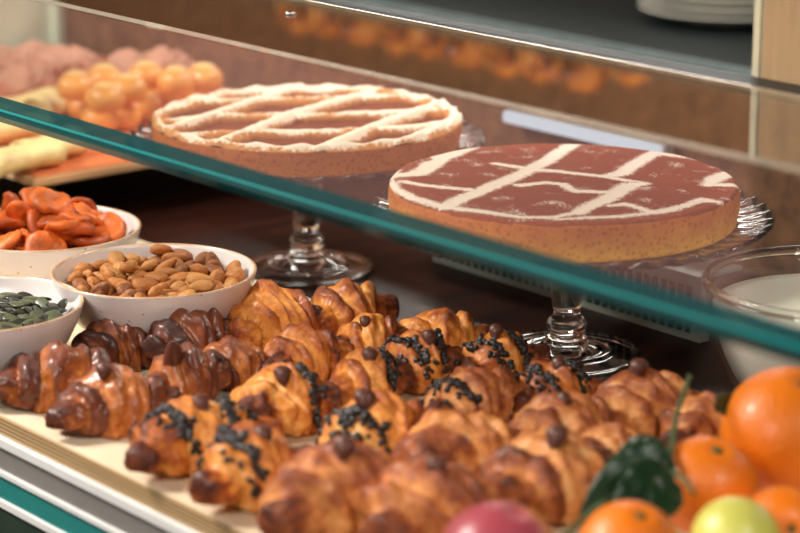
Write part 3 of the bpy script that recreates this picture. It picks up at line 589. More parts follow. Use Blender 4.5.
PILES = {"almond":[[0.0116,-0.0002,0.0183,0.58,0.24,2.43],[0.024,0.014,0.0183,0.14,0.02,-0.93],[0.0049,0.0222,0.0181,-0.17,0.03,2.47],[-0.0194,0.0307,0.0187,-0.02,0.15,0.29],[-0.0243,0.0127,0.0183,0.11,0.11,-1.02],[-0.026,-0.009,0.0183,-0.13,-0.02,-2.23],[-0.0039,-0.0034,0.0172,-0.02,0.0,2.66],[0.0083,-0.0277,0.0189,-0.14,-0.13,0.15],[0.0183,-0.0153,0.0181,0.08,0.0,-0.02],[0.0338,0.0221,0.0198,-0.6,0.29,2.48],[0.0102,0.0356,0.0188,-0.18,0.13,-2.85],[-0.011,0.0155,0.0178,-0.08,0.2,-1.3],[-0.0353,0.0106,0.0249,0.98,-0.88,-1.06],[-0.0384,-0.0206,0.0221,0.09,0.18,1.66],[-0.0117,-0.0361,0.0189,0.12,-0.02,-2.98],[-0.0023,-0.052,0.0262,0.38,2.58,-1.03],[0.023,-0.0322,0.0194,-0.45,0.27,1.14],[0.0128,0.009,0.024,-0.21,0.3,-0.49],[-0.0019,0.0209,0.0256,-0.24,0.02,1.42],[-0.0393,0.0282,0.0242,-0.04,-0.34,2.59],[-0.0533,0.028,0.0319,-2.46,-0.56,1.63],[-0.0361,-0.0006,0.0192,-0.41,0.24,0.82],[-0.0121,-0.0119,0.0212,0.53,-0.56,0.91],[0.0048,-0.0125,0.0246,2.87,-0.12,1.68],[0.0368,-0.0161,0.0197,0.4,0.22,-2.37],[0.0376,0.0023,0.0188,0.16,0.17,-1.89],[0.0274,0.0343,0.0244,0.36,-0.14,-1.42],[-0.0114,0.0282,0.0296,2.17,0.41,-2.08],[-0.0468,0.0028,0.0245,2.87,0.37,1.25],[-0.0196,0.0009,0.0252,-0.69,0.32,-0.39],[-0.0279,-0.0543,0.0332,0.09,1.01,1.37],[0.0085,-0.0427,0.0215,-0.42,-0.11,-0.33],[0.028,-0.0052,0.0223,-0.38,0.44,2.1],[0.0556,-0.0143,0.0294,0.44,0.63,-2.75],[0.0132,0.0298,0.027,0.38,-0.01,0.83],[-0.0052,0.0375,0.0212,-0.23,0.0,-1.66],[-0.0424,0.0378,0.0334,-2.08,-0.38,-2.0],[-0.0253,-0.0205,0.0227,0.71,-2.44,-1.48],[-0.0101,-0.0243,0.0202,1.31,0.05,-2.81],[0.015,-0.055,0.0308,-2.56,-0.45,-0.63],[0.0353,-0.0397,0.0268,0.0,2.52,-1.06],[0.0335,0.0085,0.0272,0.49,-0.08,-1.39],[0.019,0.017,0.0292,-0.07,-0.39,-2.4],[0.0066,0.0457,0.0259,0.29,0.29,0.59],[-0.0277,0.0443,0.0263,0.21,-2.85,-1.53],[-0.0342,-0.0079,0.029,0.14,-0.08,1.3],[-0.0034,-0.0138,0.0307,-0.49,-0.21,0.99],[0.0023,-0.029,0.0276,-0.07,-0.24,0.81],[0.0205,-0.0218,0.0258,-0.22,-0.08,-3.04],[0.023,0.0035,0.0303,0.18,-0.42,0.9],[0.0242,0.048,0.0289,-0.72,-0.19,0.55],[0.014,0.0574,0.0306,0.92,-0.0,-0.16],[-0.0181,0.0586,0.035,0.07,-2.45,-2.11],[-0.0131,0.0068,0.0298,-0.98,-0.49,-1.69],[-0.029,-0.0354,0.0245,-0.22,0.04,-2.85],[-0.0113,-0.0281,0.0317,-0.65,0.82,-2.48],[0.0254,-0.0507,0.0294,0.46,-0.52,-1.2],[0.0289,0.021,0.0341,-2.87,0.55,0.89],[0.0445,0.0301,0.0275,0.0,-0.17,-0.28],[0.0059,0.0166,0.0346,0.42,0.08,-1.98],[-0.0268,0.029,0.0292,-3.1,0.35,-0.34],[-0.001,0.0058,0.0225,-0.07,2.38,-1.79],[-0.0501,-0.0238,0.0281,0.32,0.33,1.43],[0.0156,-0.0378,0.0289,0.22,-0.29,-1.27],[0.0512,-0.0389,0.0381,1.06,0.65,-2.39],[0.0167,-0.0094,0.0312,-1.39,-2.96,-0.26],[-0.0069,0.0563,0.0287,-0.41,0.36,-2.64],[0.0108,0.0439,0.0344,-0.24,0.15,-1.26],[-0.011,0.0434,0.0296,-0.09,-0.49,0.06],[-0.044,0.0172,0.0301,0.38,-0.02,0.86],[-0.0584,-0.0135,0.0317,-0.74,-2.64,1.17],[-0.0162,-0.0491,0.0264,-3.12,-0.3,-1.02],[0.0422,-0.0274,0.0253,0.18,0.43,-3.11],[0.0122,0.0028,0.0351,-0.13,-0.53,0.17],[0.052,0.0225,0.0349,0.08,-0.21,2.74],[-0.0057,0.0146,0.0358,-0.94,0.55,2.01],[-0.0305,0.0497,0.0365,0.39,0.18,1.45],[-0.0575,0.0039,0.0311,-0.08,0.63,1.19],[-0.0163,-0.015,0.031,0.71,0.15,-1.85],[-0.0255,-0.0427,0.0331,-1.23,0.17,0.42],[0.0004,-0.0444,0.0323,-0.66,0.47,0.69],[0.0457,-0.0012,0.0263,0.66,-0.19,1.93],[0.0534,0.0106,0.0275,-2.72,-0.36,-0.49],[0.0222,0.0322,0.0347,-1.7,0.25,1.12],[-0.0463,0.0436,0.0403,-0.56,0.31,0.93],[-0.0258,-0.0037,0.0363,0.11,0.14,2.25],[-0.047,-0.0139,0.0338,-1.06,0.33,-0.96],[-0.0275,-0.0316,0.034,0.11,0.09,-2.58],[-0.0136,-0.0608,0.0367,1.43,0.73,0.06],[0.0601,-0.0228,0.0397,-0.41,-0.58,0.92],[0.0417,0.0135,0.0354,-0.03,-2.89,-0.82],[0.0261,0.0529,0.0382,-0.45,0.05,0.72],[-0.0373,0.0255,0.0389,-2.65,0.61,-0.62],[-0.0566,0.0133,0.038,1.49,-0.8,-0.93],[-0.0457,0.0026,0.0354,-3.08,0.65,0.5],[0.009,-0.0629,0.0374,1.33,2.54,-0.03],[0.0282,-0.0325,0.032,-0.07,-2.83,0.86],[0.0436,-0.0171,0.0317,3.05,-0.34,-0.47],[0.0593,-0.0009,0.0329,-0.66,1.02,-2.96],[-0.0084,0.048,0.0392,0.43,-0.21,-1.83],[-0.0195,0.0406,0.0354,-0.83,0.03,1.67],[-0.0239,0.0124,0.0312,0.33,-0.61,-1.36],[-0.0343,-0.0203,0.0346,0.19,0.86,-1.05],[-0.0183,-0.0336,0.042,0.64,0.02,1.26],[0.0108,-0.0176,0.0381,2.33,-0.71,0.14],[0.0304,-0.0156,0.0389,-0.49,-1.02,1.6],[0.0317,-0.0057,0.0349,1.1,-0.11,3.03],[0.0352,0.0444,0.0332,-2.35,-0.16,1.27],[-0.017,0.0214,0.038,0.11,-0.35,-0.53],[-0.041,0.0128,0.0385,0.19,-0.34,3.03],[-0.0245,-0.0188,0.0421,-0.19,-2.72,-0.06],[-0.0096,-0.0389,0.0343,0.25,1.85,-0.43],[0.014,-0.0389,0.0391,2.3,0.08,0.67],[0.0193,-0.0246,0.0369,1.9,2.46,0.33],[0.0323,0.0031,0.0399,1.51,-2.78,-0.11],[0.0181,0.0174,0.0437,-0.65,0.27,2.07],[-0.0006,0.0635,0.0394,0.07,-0.01,2.95],[-0.0331,0.0063,0.0448,0.16,-0.35,2.75],[-0.036,-0.0055,0.0431,1.21,0.64,1.96],[-0.0398,-0.0455,0.0376,1.34,-0.17,-1.66],[0.0057,-0.0304,0.0394,0.48,2.49,-0.11],[0.0226,-0.0475,0.0386,-0.62,0.31,0.53],[0.061,0.0287,0.042,2.08,0.4,2.14],[0.0162,0.0653,0.0424,-1.3,-0.24,2.53],[0.0007,0.0294,0.0351,-2.02,-0.47,-2.2],[-0.0268,0.0168,0.0428,-2.27,0.32,-0.64],[-0.0503,-0.0385,0.0371,2.23,1.02,-0.41],[-0.0395,-0.03,0.04,1.93,-0.81,-0.58],[0.0307,-0.0325,0.0415,2.83,0.16,1.22],[0.0411,-0.0295,0.0368,-1.23,-0.23,1.74],[0.0491,-0.0111,0.0389,-0.43,0.4,0.58],[0.0334,0.0283,0.0395,0.14,-0.7,-2.79],[0.0126,0.0359,0.0416,-0.51,0.32,-1.91],[-0.0255,0.0315,0.0419,-0.1,0.62,2.51],[-0.0148,0.0028,0.042,0.39,-3.0,1.2],[-0.0158,-0.0507,0.0388,1.16,2.41,-0.28],[0.0069,-0.0538,0.0417,-0.93,1.06,1.42],[0.039,-0.0216,0.0473,-2.93,0.09,-0.11],[0.0487,0.0018,0.0391,-1.29,0.59,-2.21],[0.0452,0.0193,0.0437,0.1,-0.05,2.34],[-0.0002,0.0654,0.0486,-0.32,0.22,0.87],[-0.025,0.0562,0.043,0.11,2.95,-1.17],[-0.0204,0.0052,0.0497,-0.17,0.27,1.38],[-0.0025,-0.0019,0.0384,-0.26,0.18,-3.11],[-0.0037,-0.0611,0.042,1.03,0.05,1.51],[0.0388,-0.0463,0.0392,-0.07,0.17,2.05],[0.0183,-0.0061,0.0427,-0.01,2.88,0.26],[0.036,0.0508,0.0439,-0.7,-0.02,-2.15],[0.0102,0.0059,0.0446,2.58,-0.22,-0.48],[-0.0077,0.0288,0.0438,-0.13,2.63,-1.1],[0.0024,-0.0106,0.0459,0.1,-0.0,2.59],[-0.0073,-0.0146,0.0407,2.87,0.24,-0.71],[-0.0039,-0.0265,0.0447,0.4,0.07,0.64],[0.0408,-0.0405,0.0472,0.13,-3.03,0.76],[0.0334,0.0133,0.0453,0.78,0.26,2.23],[0.0441,0.0433,0.0417,-0.64,-1.82,-0.5],[0.0121,0.0519,0.0446,2.37,-0.05,0.01],[-0.035,0.0418,0.0462,0.02,0.26,-1.36],[-0.0598,0.0287,0.0427,-3.06,0.12,1.31],[-0.0551,-0.0223,0.0403,2.9,0.42,-1.12],[-0.0642,0.0053,0.0417,-0.55,0.24,1.71],[0.0288,-0.0586,0.0421,-0.16,2.74,0.47],[0.0624,0.0097,0.0405,-1.33,2.61,-0.38],[0.0474,0.0334,0.039,2.26,0.99,0.55],[0.0077,0.0191,0.0467,-0.29,-0.65,-0.12]],"seed":[[0.0098,0.0019,0.0317,-0.04,0.07,0.23],[-0.0173,0.0105,0.032,-0.1,-0.11,2.5],[0.0001,-0.0224,0.032,0.22,0.09,0.85],[0.0124,0.0251,0.0317,0.07,0.05,2.7],[-0.0286,-0.0077,0.0317,-0.03,0.0,-0.27],[0.0243,-0.0153,0.0317,0.05,0.01,2.02],[-0.0098,0.0313,0.0317,-0.01,0.08,0.17],[-0.0166,-0.0352,0.0317,0.07,0.05,-1.14],[0.0356,0.014,0.0317,-0.07,0.05,-1.67],[-0.042,0.0143,0.0317,-0.05,0.01,-0.25],[0.0227,-0.0401,0.0317,0.04,0.01,0.7],[0.0088,0.0494,0.0318,-0.1,0.05,2.89],[-0.043,-0.0265,0.0319,0.04,0.12,1.47],[0.0497,-0.0117,0.0321,-0.03,0.05,-2.37],[-0.0282,0.0431,0.032,0.11,0.16,-0.61],[-0.0038,-0.0558,0.0327,-0.2,-0.03,-0.62],[0.0115,0.0098,0.0317,-0.07,0.05,-0.06],[-0.0172,-0.0016,0.0317,-0.07,0.03,-1.56],[0.015,-0.0156,0.0317,-0.06,0.01,1.94],[-0.0,0.0248,0.0317,-0.07,0.03,-2.29],[-0.0157,-0.0209,0.0317,0.04,0.01,-0.29],[0.03,0.0027,0.0317,-0.07,0.04,-1.0],[-0.0335,0.019,0.0317,0.06,0.06,2.0],[0.0119,-0.0371,0.032,0.1,-0.09,-0.03],[0.0186,0.0375,0.0317,-0.05,0.01,-1.19],[-0.038,-0.0141,0.0317,-0.02,0.04,1.93],[0.0401,-0.0204,0.0317,-0.06,0.02,2.95],[-0.0188,0.0445,0.0317,0.03,0.03,2.63],[-0.0176,-0.0459,0.0317,-0.03,0.07,-0.39],[0.0414,0.0237,0.0317,-0.05,0.02,-3.04],[-0.0563,0.0115,0.0329,-0.11,-3.01,0.35],[0.0262,-0.0521,0.0332,3.11,0.23,1.13],[0.0009,0.0093,0.0323,-2.84,0.17,1.6],[-0.013,-0.0122,0.0317,-0.05,0.07,0.13],[0.0203,0.0,0.0317,-0.01,0.0,1.79],[-0.0205,0.019,0.0317,0.06,0.06,-0.62],[0.0032,-0.0315,0.0317,-0.06,0.02,-2.19],[0.0229,0.024,0.032,-0.23,0.02,-1.27],[-0.0388,-0.0035,0.0323,-0.04,-0.18,-2.0],[0.0309,-0.0264,0.0317,-0.06,0.06,-2.86],[-0.0086,0.0399,0.0317,-0.0,0.08,-2.56],[-0.0252,-0.0361,0.0319,0.09,0.13,-1.29],[0.0484,0.0145,0.0319,0.09,0.09,-1.48],[-0.0427,0.022,0.0326,0.28,-0.18,-2.28],[0.0156,-0.049,0.032,0.07,0.14,2.88],[0.0204,0.0484,0.0322,-0.15,-0.05,2.38],[-0.0495,-0.0213,0.0327,-0.13,0.1,1.56],[0.0521,-0.0218,0.0328,-0.1,0.21,2.42],[-0.0063,0.0098,0.0317,-0.07,0.05,-0.99],[-0.0046,-0.0166,0.0317,-0.07,0.05,-2.16],[0.019,0.0158,0.0317,-0.07,0.03,-0.18],[-0.0249,0.0026,0.0317,0.07,0.03,1.2],[0.0197,-0.0253,0.032,0.18,-0.05,0.36],[0.0007,0.035,0.032,0.18,-0.05,3.06],[-0.0257,-0.0254,0.0318,-0.0,0.08,2.83],[0.0378,0.0018,0.0322,-0.27,0.16,-0.91],[-0.0312,0.0271,0.0321,-0.28,0.12,0.01],[0.0038,-0.0428,0.0317,0.05,0.01,-0.59],[0.0272,0.0364,0.0317,-0.03,0.0,-2.13],[-0.0481,-0.0098,0.0318,-0.0,-0.01,-2.58],[0.0425,-0.0299,0.0321,0.04,0.18,2.33],[-0.0147,0.0511,0.0324,0.03,0.03,2.85],[-0.0281,-0.0516,0.0331,0.19,-3.09,0.1],[0.056,0.0186,0.0332,-0.06,0.09,2.1],[-0.0087,0.0018,0.0324,2.87,0.21,-0.26],[0.0086,-0.0135,0.033,0.27,0.34,-2.91],[0.0041,0.0199,0.0326,-0.52,0.13,-2.76],[-0.0241,-0.0164,0.0325,0.38,0.21,-2.45],[0.0289,-0.008,0.0319,-0.04,0.15,-1.22],[-0.0197,0.0273,0.0322,-0.34,0.06,-0.41],[-0.0064,-0.0341,0.0317,-0.03,0.0,0.86],[0.0295,0.0279,0.0325,0.17,-0.2,3.0],[-0.046,0.001,0.0317,-0.07,0.04,0.72],[0.0321,-0.0311,0.0333,-0.46,-0.25,2.88],[-0.0033,0.0498,0.0318,-0.0,-0.03,2.33],[-0.033,-0.0377,0.032,-0.11,0.16,1.74],[0.0506,0.0065,0.0327,-0.44,0.24,-2.78],[-0.0427,0.0313,0.0329,0.33,-0.08,-3.09],[0.0116,-0.0557,0.0329,-0.03,-0.1,-0.55],[0.031,0.0474,0.0334,-2.89,0.08,0.56],[-0.0095,-0.0059,0.0325,-0.23,0.25,-0.3],[0.0162,-0.0061,0.0327,0.53,0.14,-1.1],[-0.0112,0.0197,0.0323,-0.08,-0.17,-2.47],[-0.0099,-0.0271,0.0329,-0.01,0.35,-2.34],[0.0281,0.0161,0.0323,-0.39,0.11,-1.59],[-0.0324,0.0059,0.032,-0.07,-0.11,-1.68],[0.0221,-0.0321,0.0322,0.32,0.1,0.0],[0.0075,0.041,0.0319,-0.19,0.03,-0.49],[-0.0339,-0.0273,0.0324,0.2,-0.15,-0.99],[0.046,-0.0034,0.0319,0.15,0.03,1.08],[-0.0303,0.0347,0.0317,0.06,0.06,3.1],[0.0024,-0.0509,0.033,0.47,0.08,-1.34],[0.0381,0.0397,0.0326,-0.14,0.04,2.67],[-0.0531,-0.0066,0.0337,0.14,0.23,2.81],[0.0452,-0.0405,0.0338,-0.47,0.11,0.94],[-0.0081,0.0591,0.0333,-0.21,0.08,-2.92],[-0.0037,-0.0065,0.0334,-0.34,-0.33,-2.16],[0.0185,0.0084,0.0337,0.21,-0.14,2.86],[-0.0216,0.0079,0.0344,-0.01,0.15,-1.49],[0.0098,-0.024,0.0338,0.33,0.03,1.16],[0.0105,0.0312,0.0329,0.23,-0.29,-2.71],[-0.0291,-0.0177,0.0335,0.49,0.04,-1.74],[0.0368,-0.0102,0.0318,-0.11,0.09,-1.67],[-0.0196,0.0334,0.0331,-0.0,-0.35,-1.68],[-0.008,-0.0438,0.0321,-0.2,-0.06,2.79],[0.0359,0.0289,0.0338,0.49,0.46,1.8],[-0.0495,0.0062,0.0325,0.37,-0.0,-2.69],[0.0364,-0.0361,0.0333,-0.55,0.12,-3.07],[0.0014,0.0564,0.0334,0.25,0.09,1.25],[-0.0399,-0.0366,0.0333,-0.32,-0.05,0.32],[0.0586,-0.0008,0.0334,3.05,0.06,-1.13],[-0.0463,0.0383,0.0335,-0.35,3.12,0.59],[0.0033,-0.0077,0.0328,0.21,0.32,0.98],[0.0106,0.0157,0.0341,-0.19,0.05,0.82],[-0.0222,-0.0065,0.0342,-0.14,0.13,1.45],[0.0246,-0.0094,0.0347,0.21,0.2,-0.53],[-0.0083,0.0279,0.0342,-0.28,-0.07,-2.65],[-0.0111,-0.0339,0.0345,0.06,0.14,-1.84],[0.0333,0.0199,0.0345,-0.07,0.19,1.0],[-0.0372,0.0087,0.0342,-0.21,0.04,0.71],[0.0242,-0.035,0.0352,-0.3,-0.04,2.06],[0.0062,0.0463,0.0346,0.05,-0.02,-1.53],[-0.0399,-0.0307,0.0349,-0.11,0.12,-0.2],[0.0503,-0.0017,0.0337,0.3,0.33,0.8],[-0.036,0.0421,0.0335,0.4,0.01,-0.8],[-0.0003,-0.0503,0.0353,-0.5,0.21,2.12],[0.0408,0.0437,0.0349,0.4,0.26,2.26],[-0.0597,0.0034,0.0339,-0.04,-0.22,1.92],[0.0064,-0.0065,0.035,0.42,-0.22,3.07],[-0.0033,0.0165,0.0341,0.06,0.02,-0.34],[-0.0128,-0.0178,0.0343,0.04,-0.05,-3.03],[0.0279,0.0082,0.0346,0.04,-0.15,-2.65],[-0.0273,0.0139,0.0335,0.26,-0.08,1.52],[0.0133,-0.0326,0.0349,-0.06,0.12,-3.11],[0.0135,0.0359,0.0344,-0.07,0.02,-0.6],[-0.0342,-0.0143,0.035,-0.16,-0.01,1.83],[0.0401,-0.013,0.0339,-0.17,0.01,-2.38],[-0.0227,0.0388,0.0343,-0.17,0.02,0.2],[-0.0106,-0.0458,0.0344,-0.39,-0.03,2.62],[0.0418,0.033,0.0338,-2.62,0.34,-0.72],[-0.0501,0.0108,0.0348,0.06,0.15,0.51],[0.0339,-0.0398,0.0338,-0.72,0.15,3.07],[0.0112,0.0588,0.0333,-0.19,-0.04,2.74],[-0.0533,-0.0268,0.0348,-0.37,0.26,2.16],[0.0104,0.0017,0.0349,0.0,-0.12,-1.7],[-0.0133,0.0112,0.0348,0.22,0.02,1.28],[0.0048,-0.0216,0.0335,0.27,0.42,0.39],[0.0145,0.0234,0.0351,-0.17,0.11,-0.22],[-0.0322,-0.0046,0.0346,-0.06,0.0,-0.7],[0.0311,-0.016,0.034,0.4,-0.08,1.11],[-0.0099,0.0361,0.0343,0.03,0.04,-0.1],[-0.0189,-0.0359,0.0345,-0.22,-0.11,1.81],[0.041,0.0146,0.0333,-0.64,0.29,-1.15],[-0.0376,0.016,0.0347,0.18,0.07,-2.82],[0.0214,-0.0435,0.0348,0.23,0.08,-0.94],[0.0173,0.049,0.0349,0.09,-0.03,-0.21],[-0.0391,-0.0219,0.0354,0.19,-0.19,0.16],[0.0555,-0.0115,0.0343,-0.58,0.21,-1.78],[-0.0263,0.054,0.034,-0.48,2.85,1.09],[-0.0157,-0.0574,0.0332,0.14,3.06,-0.29],[0.0041,0.0074,0.0359,0.1,-0.12,-1.06],[-0.0228,-0.0017,0.0361,-0.29,0.07,0.66],[0.0185,-0.0178,0.0348,0.16,-0.0,0.74],[-0.0006,0.0259,0.0351,0.06,0.15,0.94],[-0.0189,-0.0247,0.0345,-0.09,0.1,-0.54],[0.0366,0.0092,0.0348,-0.35,0.5,-0.41],[-0.0295,0.0228,0.0356,0.19,-0.01,3.1],[0.0092,-0.039,0.0346,-0.37,-0.0,2.66],[0.0215,0.0407,0.0344,-0.16,0.07,-0.26],[-0.0425,-0.0151,0.0338,0.22,0.21,-1.83],[0.0472,-0.0183,0.0345,0.02,0.05,-1.82],[-0.022,0.0463,0.0345,-0.09,-0.02,-0.3],[-0.0161,-0.0501,0.0339,0.55,0.3,-0.46],[0.0493,0.0285,0.0337,0.31,0.1,1.29],[-0.054,0.0203,0.0332,0.06,-0.21,-3.09],[0.0339,-0.0467,0.0335,-0.11,0.12,-0.13],[-0.0058,0.0104,0.0354,-0.17,0.32,-2.03],[-0.0145,-0.0116,0.036,0.01,0.01,-2.6],[0.0321,-0.0029,0.0346,0.1,0.08,2.16],[-0.0193,0.0199,0.0348,-0.03,0.05,-2.33],[-0.0004,-0.031,0.0346,-0.01,0.11,3.08],[0.0218,0.0272,0.0358,-0.02,0.01,2.27],[-0.0434,-0.0032,0.0351,3.12,-0.09,-0.63],[0.04,-0.0232,0.0345,3.02,-0.08,1.51],[-0.0096,0.0553,0.0353,-3.04,0.2,-0.97],[-0.026,-0.0443,0.0339,0.43,2.82,0.31],[0.0489,0.0142,0.0349,-0.19,0.12,-2.81],[-0.0465,0.0252,0.0342,-0.56,-0.12,-0.12],[0.0116,-0.0468,0.0346,-2.87,-0.16,-0.07],[0.0245,0.0552,0.0336,0.38,0.08,-0.45],[-0.058,-0.014,0.0333,0.22,0.02,1.81],[0.0606,-0.0156,0.0351,2.29,0.17,1.33],[-0.002,0.0012,0.0344,0.95,-2.82,-0.6],[-0.0026,-0.0168,0.035,-0.08,0.32,0.05],[0.0202,0.0135,0.0352,-0.16,-0.16,-1.4],[-0.0292,0.005,0.0352,0.04,0.2,-1.45],[0.0246,-0.025,0.0347,0.1,0.11,-0.03],[0.0013,0.0369,0.0347,0.09,0.17,2.25],[-0.0318,-0.027,0.0358,0.0,-0.08,-2.94],[0.0415,0.0042,0.0345,0.47,-0.01,1.26],[-0.0333,0.0307,0.0349,0.07,-0.06,-2.27],[-0.0004,-0.0399,0.0346,-3.09,-0.05,-0.43],[0.0297,0.0349,0.0344,-3.01,0.14,0.53],[-0.0511,-0.018,0.0353,0.09,-3.1,0.43],[0.0476,-0.0287,0.0352,0.05,0.01,-2.57],[-0.018,0.0541,0.0348,-0.06,0.27,1.35],[-0.0381,-0.0463,0.0336,2.99,-0.16,-1.01],[0.0568,0.0275,0.0356,-1.07,0.25,2.15],[-0.0103,0.0008,0.0361,0.22,-0.08,2.44],[0.0075,-0.0161,0.0361,-0.2,0.18,2.01]],"apricot":[[0.0362,-0.0097,0.0281,0.13,-0.17,-0.82],[-0.0104,0.0097,0.0265,0.01,-0.04,0.21],[-0.0276,-0.0218,0.0276,0.13,-0.02,1.94],[0.0229,0.0226,0.0274,-0.1,-0.01,1.24],[-0.0484,0.0071,0.0322,-0.39,0.07,-1.41],[0.004,-0.0375,0.0282,-0.06,-0.2,-0.86],[0.0024,0.0398,0.0324,0.31,-0.05,-1.64],[-0.0438,-0.0258,0.0401,-0.21,0.35,2.54],[0.0375,-0.0425,0.0362,-0.24,-0.57,-0.48],[-0.034,0.0408,0.0339,-0.47,-0.03,-2.58],[-0.0107,-0.0123,0.0378,0.24,0.42,0.15],[0.0541,0.0171,0.0363,-0.0,-0.6,0.32],[-0.0257,0.0159,0.0396,0.1,-0.05,-2.91],[0.0149,-0.0088,0.0341,-2.01,-0.28,-1.3],[0.0346,0.043,0.0412,-0.09,-0.18,1.09],[-0.0587,-0.0008,0.0487,0.06,0.18,-0.48],[0.0406,-0.0207,0.0443,-0.27,-0.11,0.69],[-0.0056,0.0468,0.0448,-0.47,0.19,1.49],[-0.0197,-0.0458,0.0379,-0.01,0.06,-1.86],[0.0353,0.0117,0.0426,-0.01,0.38,-2.38],[-0.0516,0.0314,0.0498,0.19,0.25,0.25],[0.0082,-0.0553,0.0445,1.16,0.16,0.07],[0.0217,0.0549,0.0544,0.11,0.44,1.75],[-0.0302,0.005,0.0543,0.06,-0.1,1.74],[0.0212,-0.0346,0.0563,-0.01,-0.46,-1.3],[0.0037,0.0187,0.0454,-0.65,-0.44,-3.0],[-0.0521,-0.027,0.054,0.04,0.36,-2.12],[0.0269,-0.0074,0.0563,0.32,0.24,2.06],[-0.0297,0.0349,0.057,0.16,0.95,0.88],[-0.029,-0.0513,0.0515,0.08,-0.22,0.03],[0.0268,0.0257,0.0575,0.33,-0.06,-3.06],[-0.001,0.0008,0.0541,0.35,-0.58,1.69],[-0.0009,-0.0315,0.046,-3.12,0.55,0.28],[-0.0181,0.0594,0.0531,1.03,0.32,-2.85]]}

def pod(name, a, b, c, m, seed, kind):
    n1, n2 = (22, 16); vs = []; fs = []
    for i in range(n1+1):
        t = i/n1; th = PI*t; x = -math.cos(th)
        r = math.sin(th)**(.85)
        for j in range(n2):
            ph = 2*PI*j/n2; y = r*math.cos(ph); z = r*math.sin(ph)
            if kind == 'almond':
                y *= 1-.28*x; z *= 1-.2*x; z *= 1+.05*math.sin(9*ph)
            if kind == 'seed':
                y *= 1-.25*x; z = math.copysign(abs(z)**.7, z)
            if kind == 'apricot':
                z *= 1-.75*math.exp(-((x*1.1)**2+(y*1.6)**2)*2.0)*(1 if z > 0 else .5)
                q = noise.noise(Vector((x*1.7, y*1.7, z+seed*5)))
                z += .35*q+.16*noise.noise(Vector((x*4, y*4, seed*3))); k_ = 1+.15*noise.noise(Vector((x*1.2+seed, y*1.2, 3)))
                y *= k_; x2 = x
            vs.append([x*a, y*b, z*c+(0 if kind != 'apricot' else .003*math.sin(x*2.2+seed)*1)])
    for i in range(n1):
        for j in range(n2): fs.append((i*n2+j, i*n2+(j+1) % n2, (i+1)*n2+(j+1) % n2, (i+1)*n2+j))
    me = mesh_from(name, vs, fs, m)
    bm = bmesh.new(); bm.from_mesh(me); bmesh.ops.remove_doubles(bm, verts=bm.verts, dist=1e-6); bm.to_mesh(me); bm.free()
    me.polygons.foreach_set('use_smooth', [True]*len(me.polygons))
    return me
for a_ in ((.012, -.012, .062), (-.02, .015, .060), (.04, .012, .056), (.03, -.03, .054), (-.01, .03, .066), (.005, .008, .071), (-.035, -.012, .058), (.052, -.002, .050)): PILES['apricot'].append([a_[0], a_[1], a_[2], .5*math.sin(a_[0]*300), .5*math.cos(a_[1]*200), a_[0]*90])
def pile(kind, name, b, dz, dims, m, label, cat, group, nvar, cs=1.0):
    mes = [pod(name, *dims, m if not isinstance(m, list) else m[k % len(m)], k, kind) for k in range(nvar)]
    pr = None
    for i, (x, y, z, ex, ey, ez) in enumerate(PILES[kind]):
        if i < nvar: o = link(name, mes[i])
        else: o = link(name, None) if False else obs_[i % nvar].copy(); 
        if i >= nvar: COL.objects.link(o)
        else:
            if i == 0: obs_ = []
            obs_.append(o)
        s = b.scale.x
        o.location = b.location+Vector((x*s*cs, y*s*cs, (z+dz)*s)); o.rotation_euler = (ex, ey, ez)
        tag(o, label, cat, group)
b_alm = bowl(154, 270, 1.0, 'white bowl full of almonds, the one nearest the left cake stand')
b_apr = bowl(45, 227, 1.0, 'white bowl heaped with orange dried apricots at the far left')
b_sd = bowl(-20, 303, .96, 'white bowl of green pumpkin seeds in front of the apricots')
M['almond_2'] = plain('almond_skin_light', hx(196, 136, 74), .55, var=.3, scale=30, bump=.9, bscale=260)
M['almond_3'] = plain('almond_skin_dark', hx(138, 82, 42), .55, var=.3, scale=30, bump=.9, bscale=260)
M['seed_2'] = plain('pumpkin_seed_pale', hx(84, 92, 66), .35, var=.35, scale=90, bump=.2, coat=.15)
M['apricot_2'] = plain('dried_apricot_dark', hx(180, 78, 22), .5, var=.4, scale=60, bump=1.0, bscale=110, coat=.1)
pile('almond', 'almond', b_alm, .0085, (.0112, .0068, .0046), [M['almond'], M['almond_2'], M['almond'], M['almond_3']], 'whole brown almond in the white almond bowl', 'almond', 'almonds in the bowl', 4)
pile('seed', 'pumpkin_seed', b_sd, .0125, (.0080, .0046, .0013), [M['seed'], M['seed_2'], M['seed']], 'flat green pumpkin seed in the white seed bowl', 'seed', 'pumpkin seeds in the bowl', 3, 1.08)
pile('apricot', 'dried_apricot', b_apr, .007, (.0185, .0165, .0072), [M['apricot'], M['apricot_2'], M['apricot']], 'wrinkled orange dried apricot in the white bowl', 'dried apricot', 'dried apricots in the bowl', 6)
sdb = lathe('pumpkin_seed_bed', [(0, .0425), (.03, .0425), (.055, .0420), (.066, .0400), (.062, .032), (0, .032)], M['seed'], 64)
o = link('pumpkin_seed', sdb, None, b_sd.location.copy()); o.scale = b_sd.scale
tag(o, 'dense lower layer of green pumpkin seeds in the bowl', 'seeds', None, 'stuff')

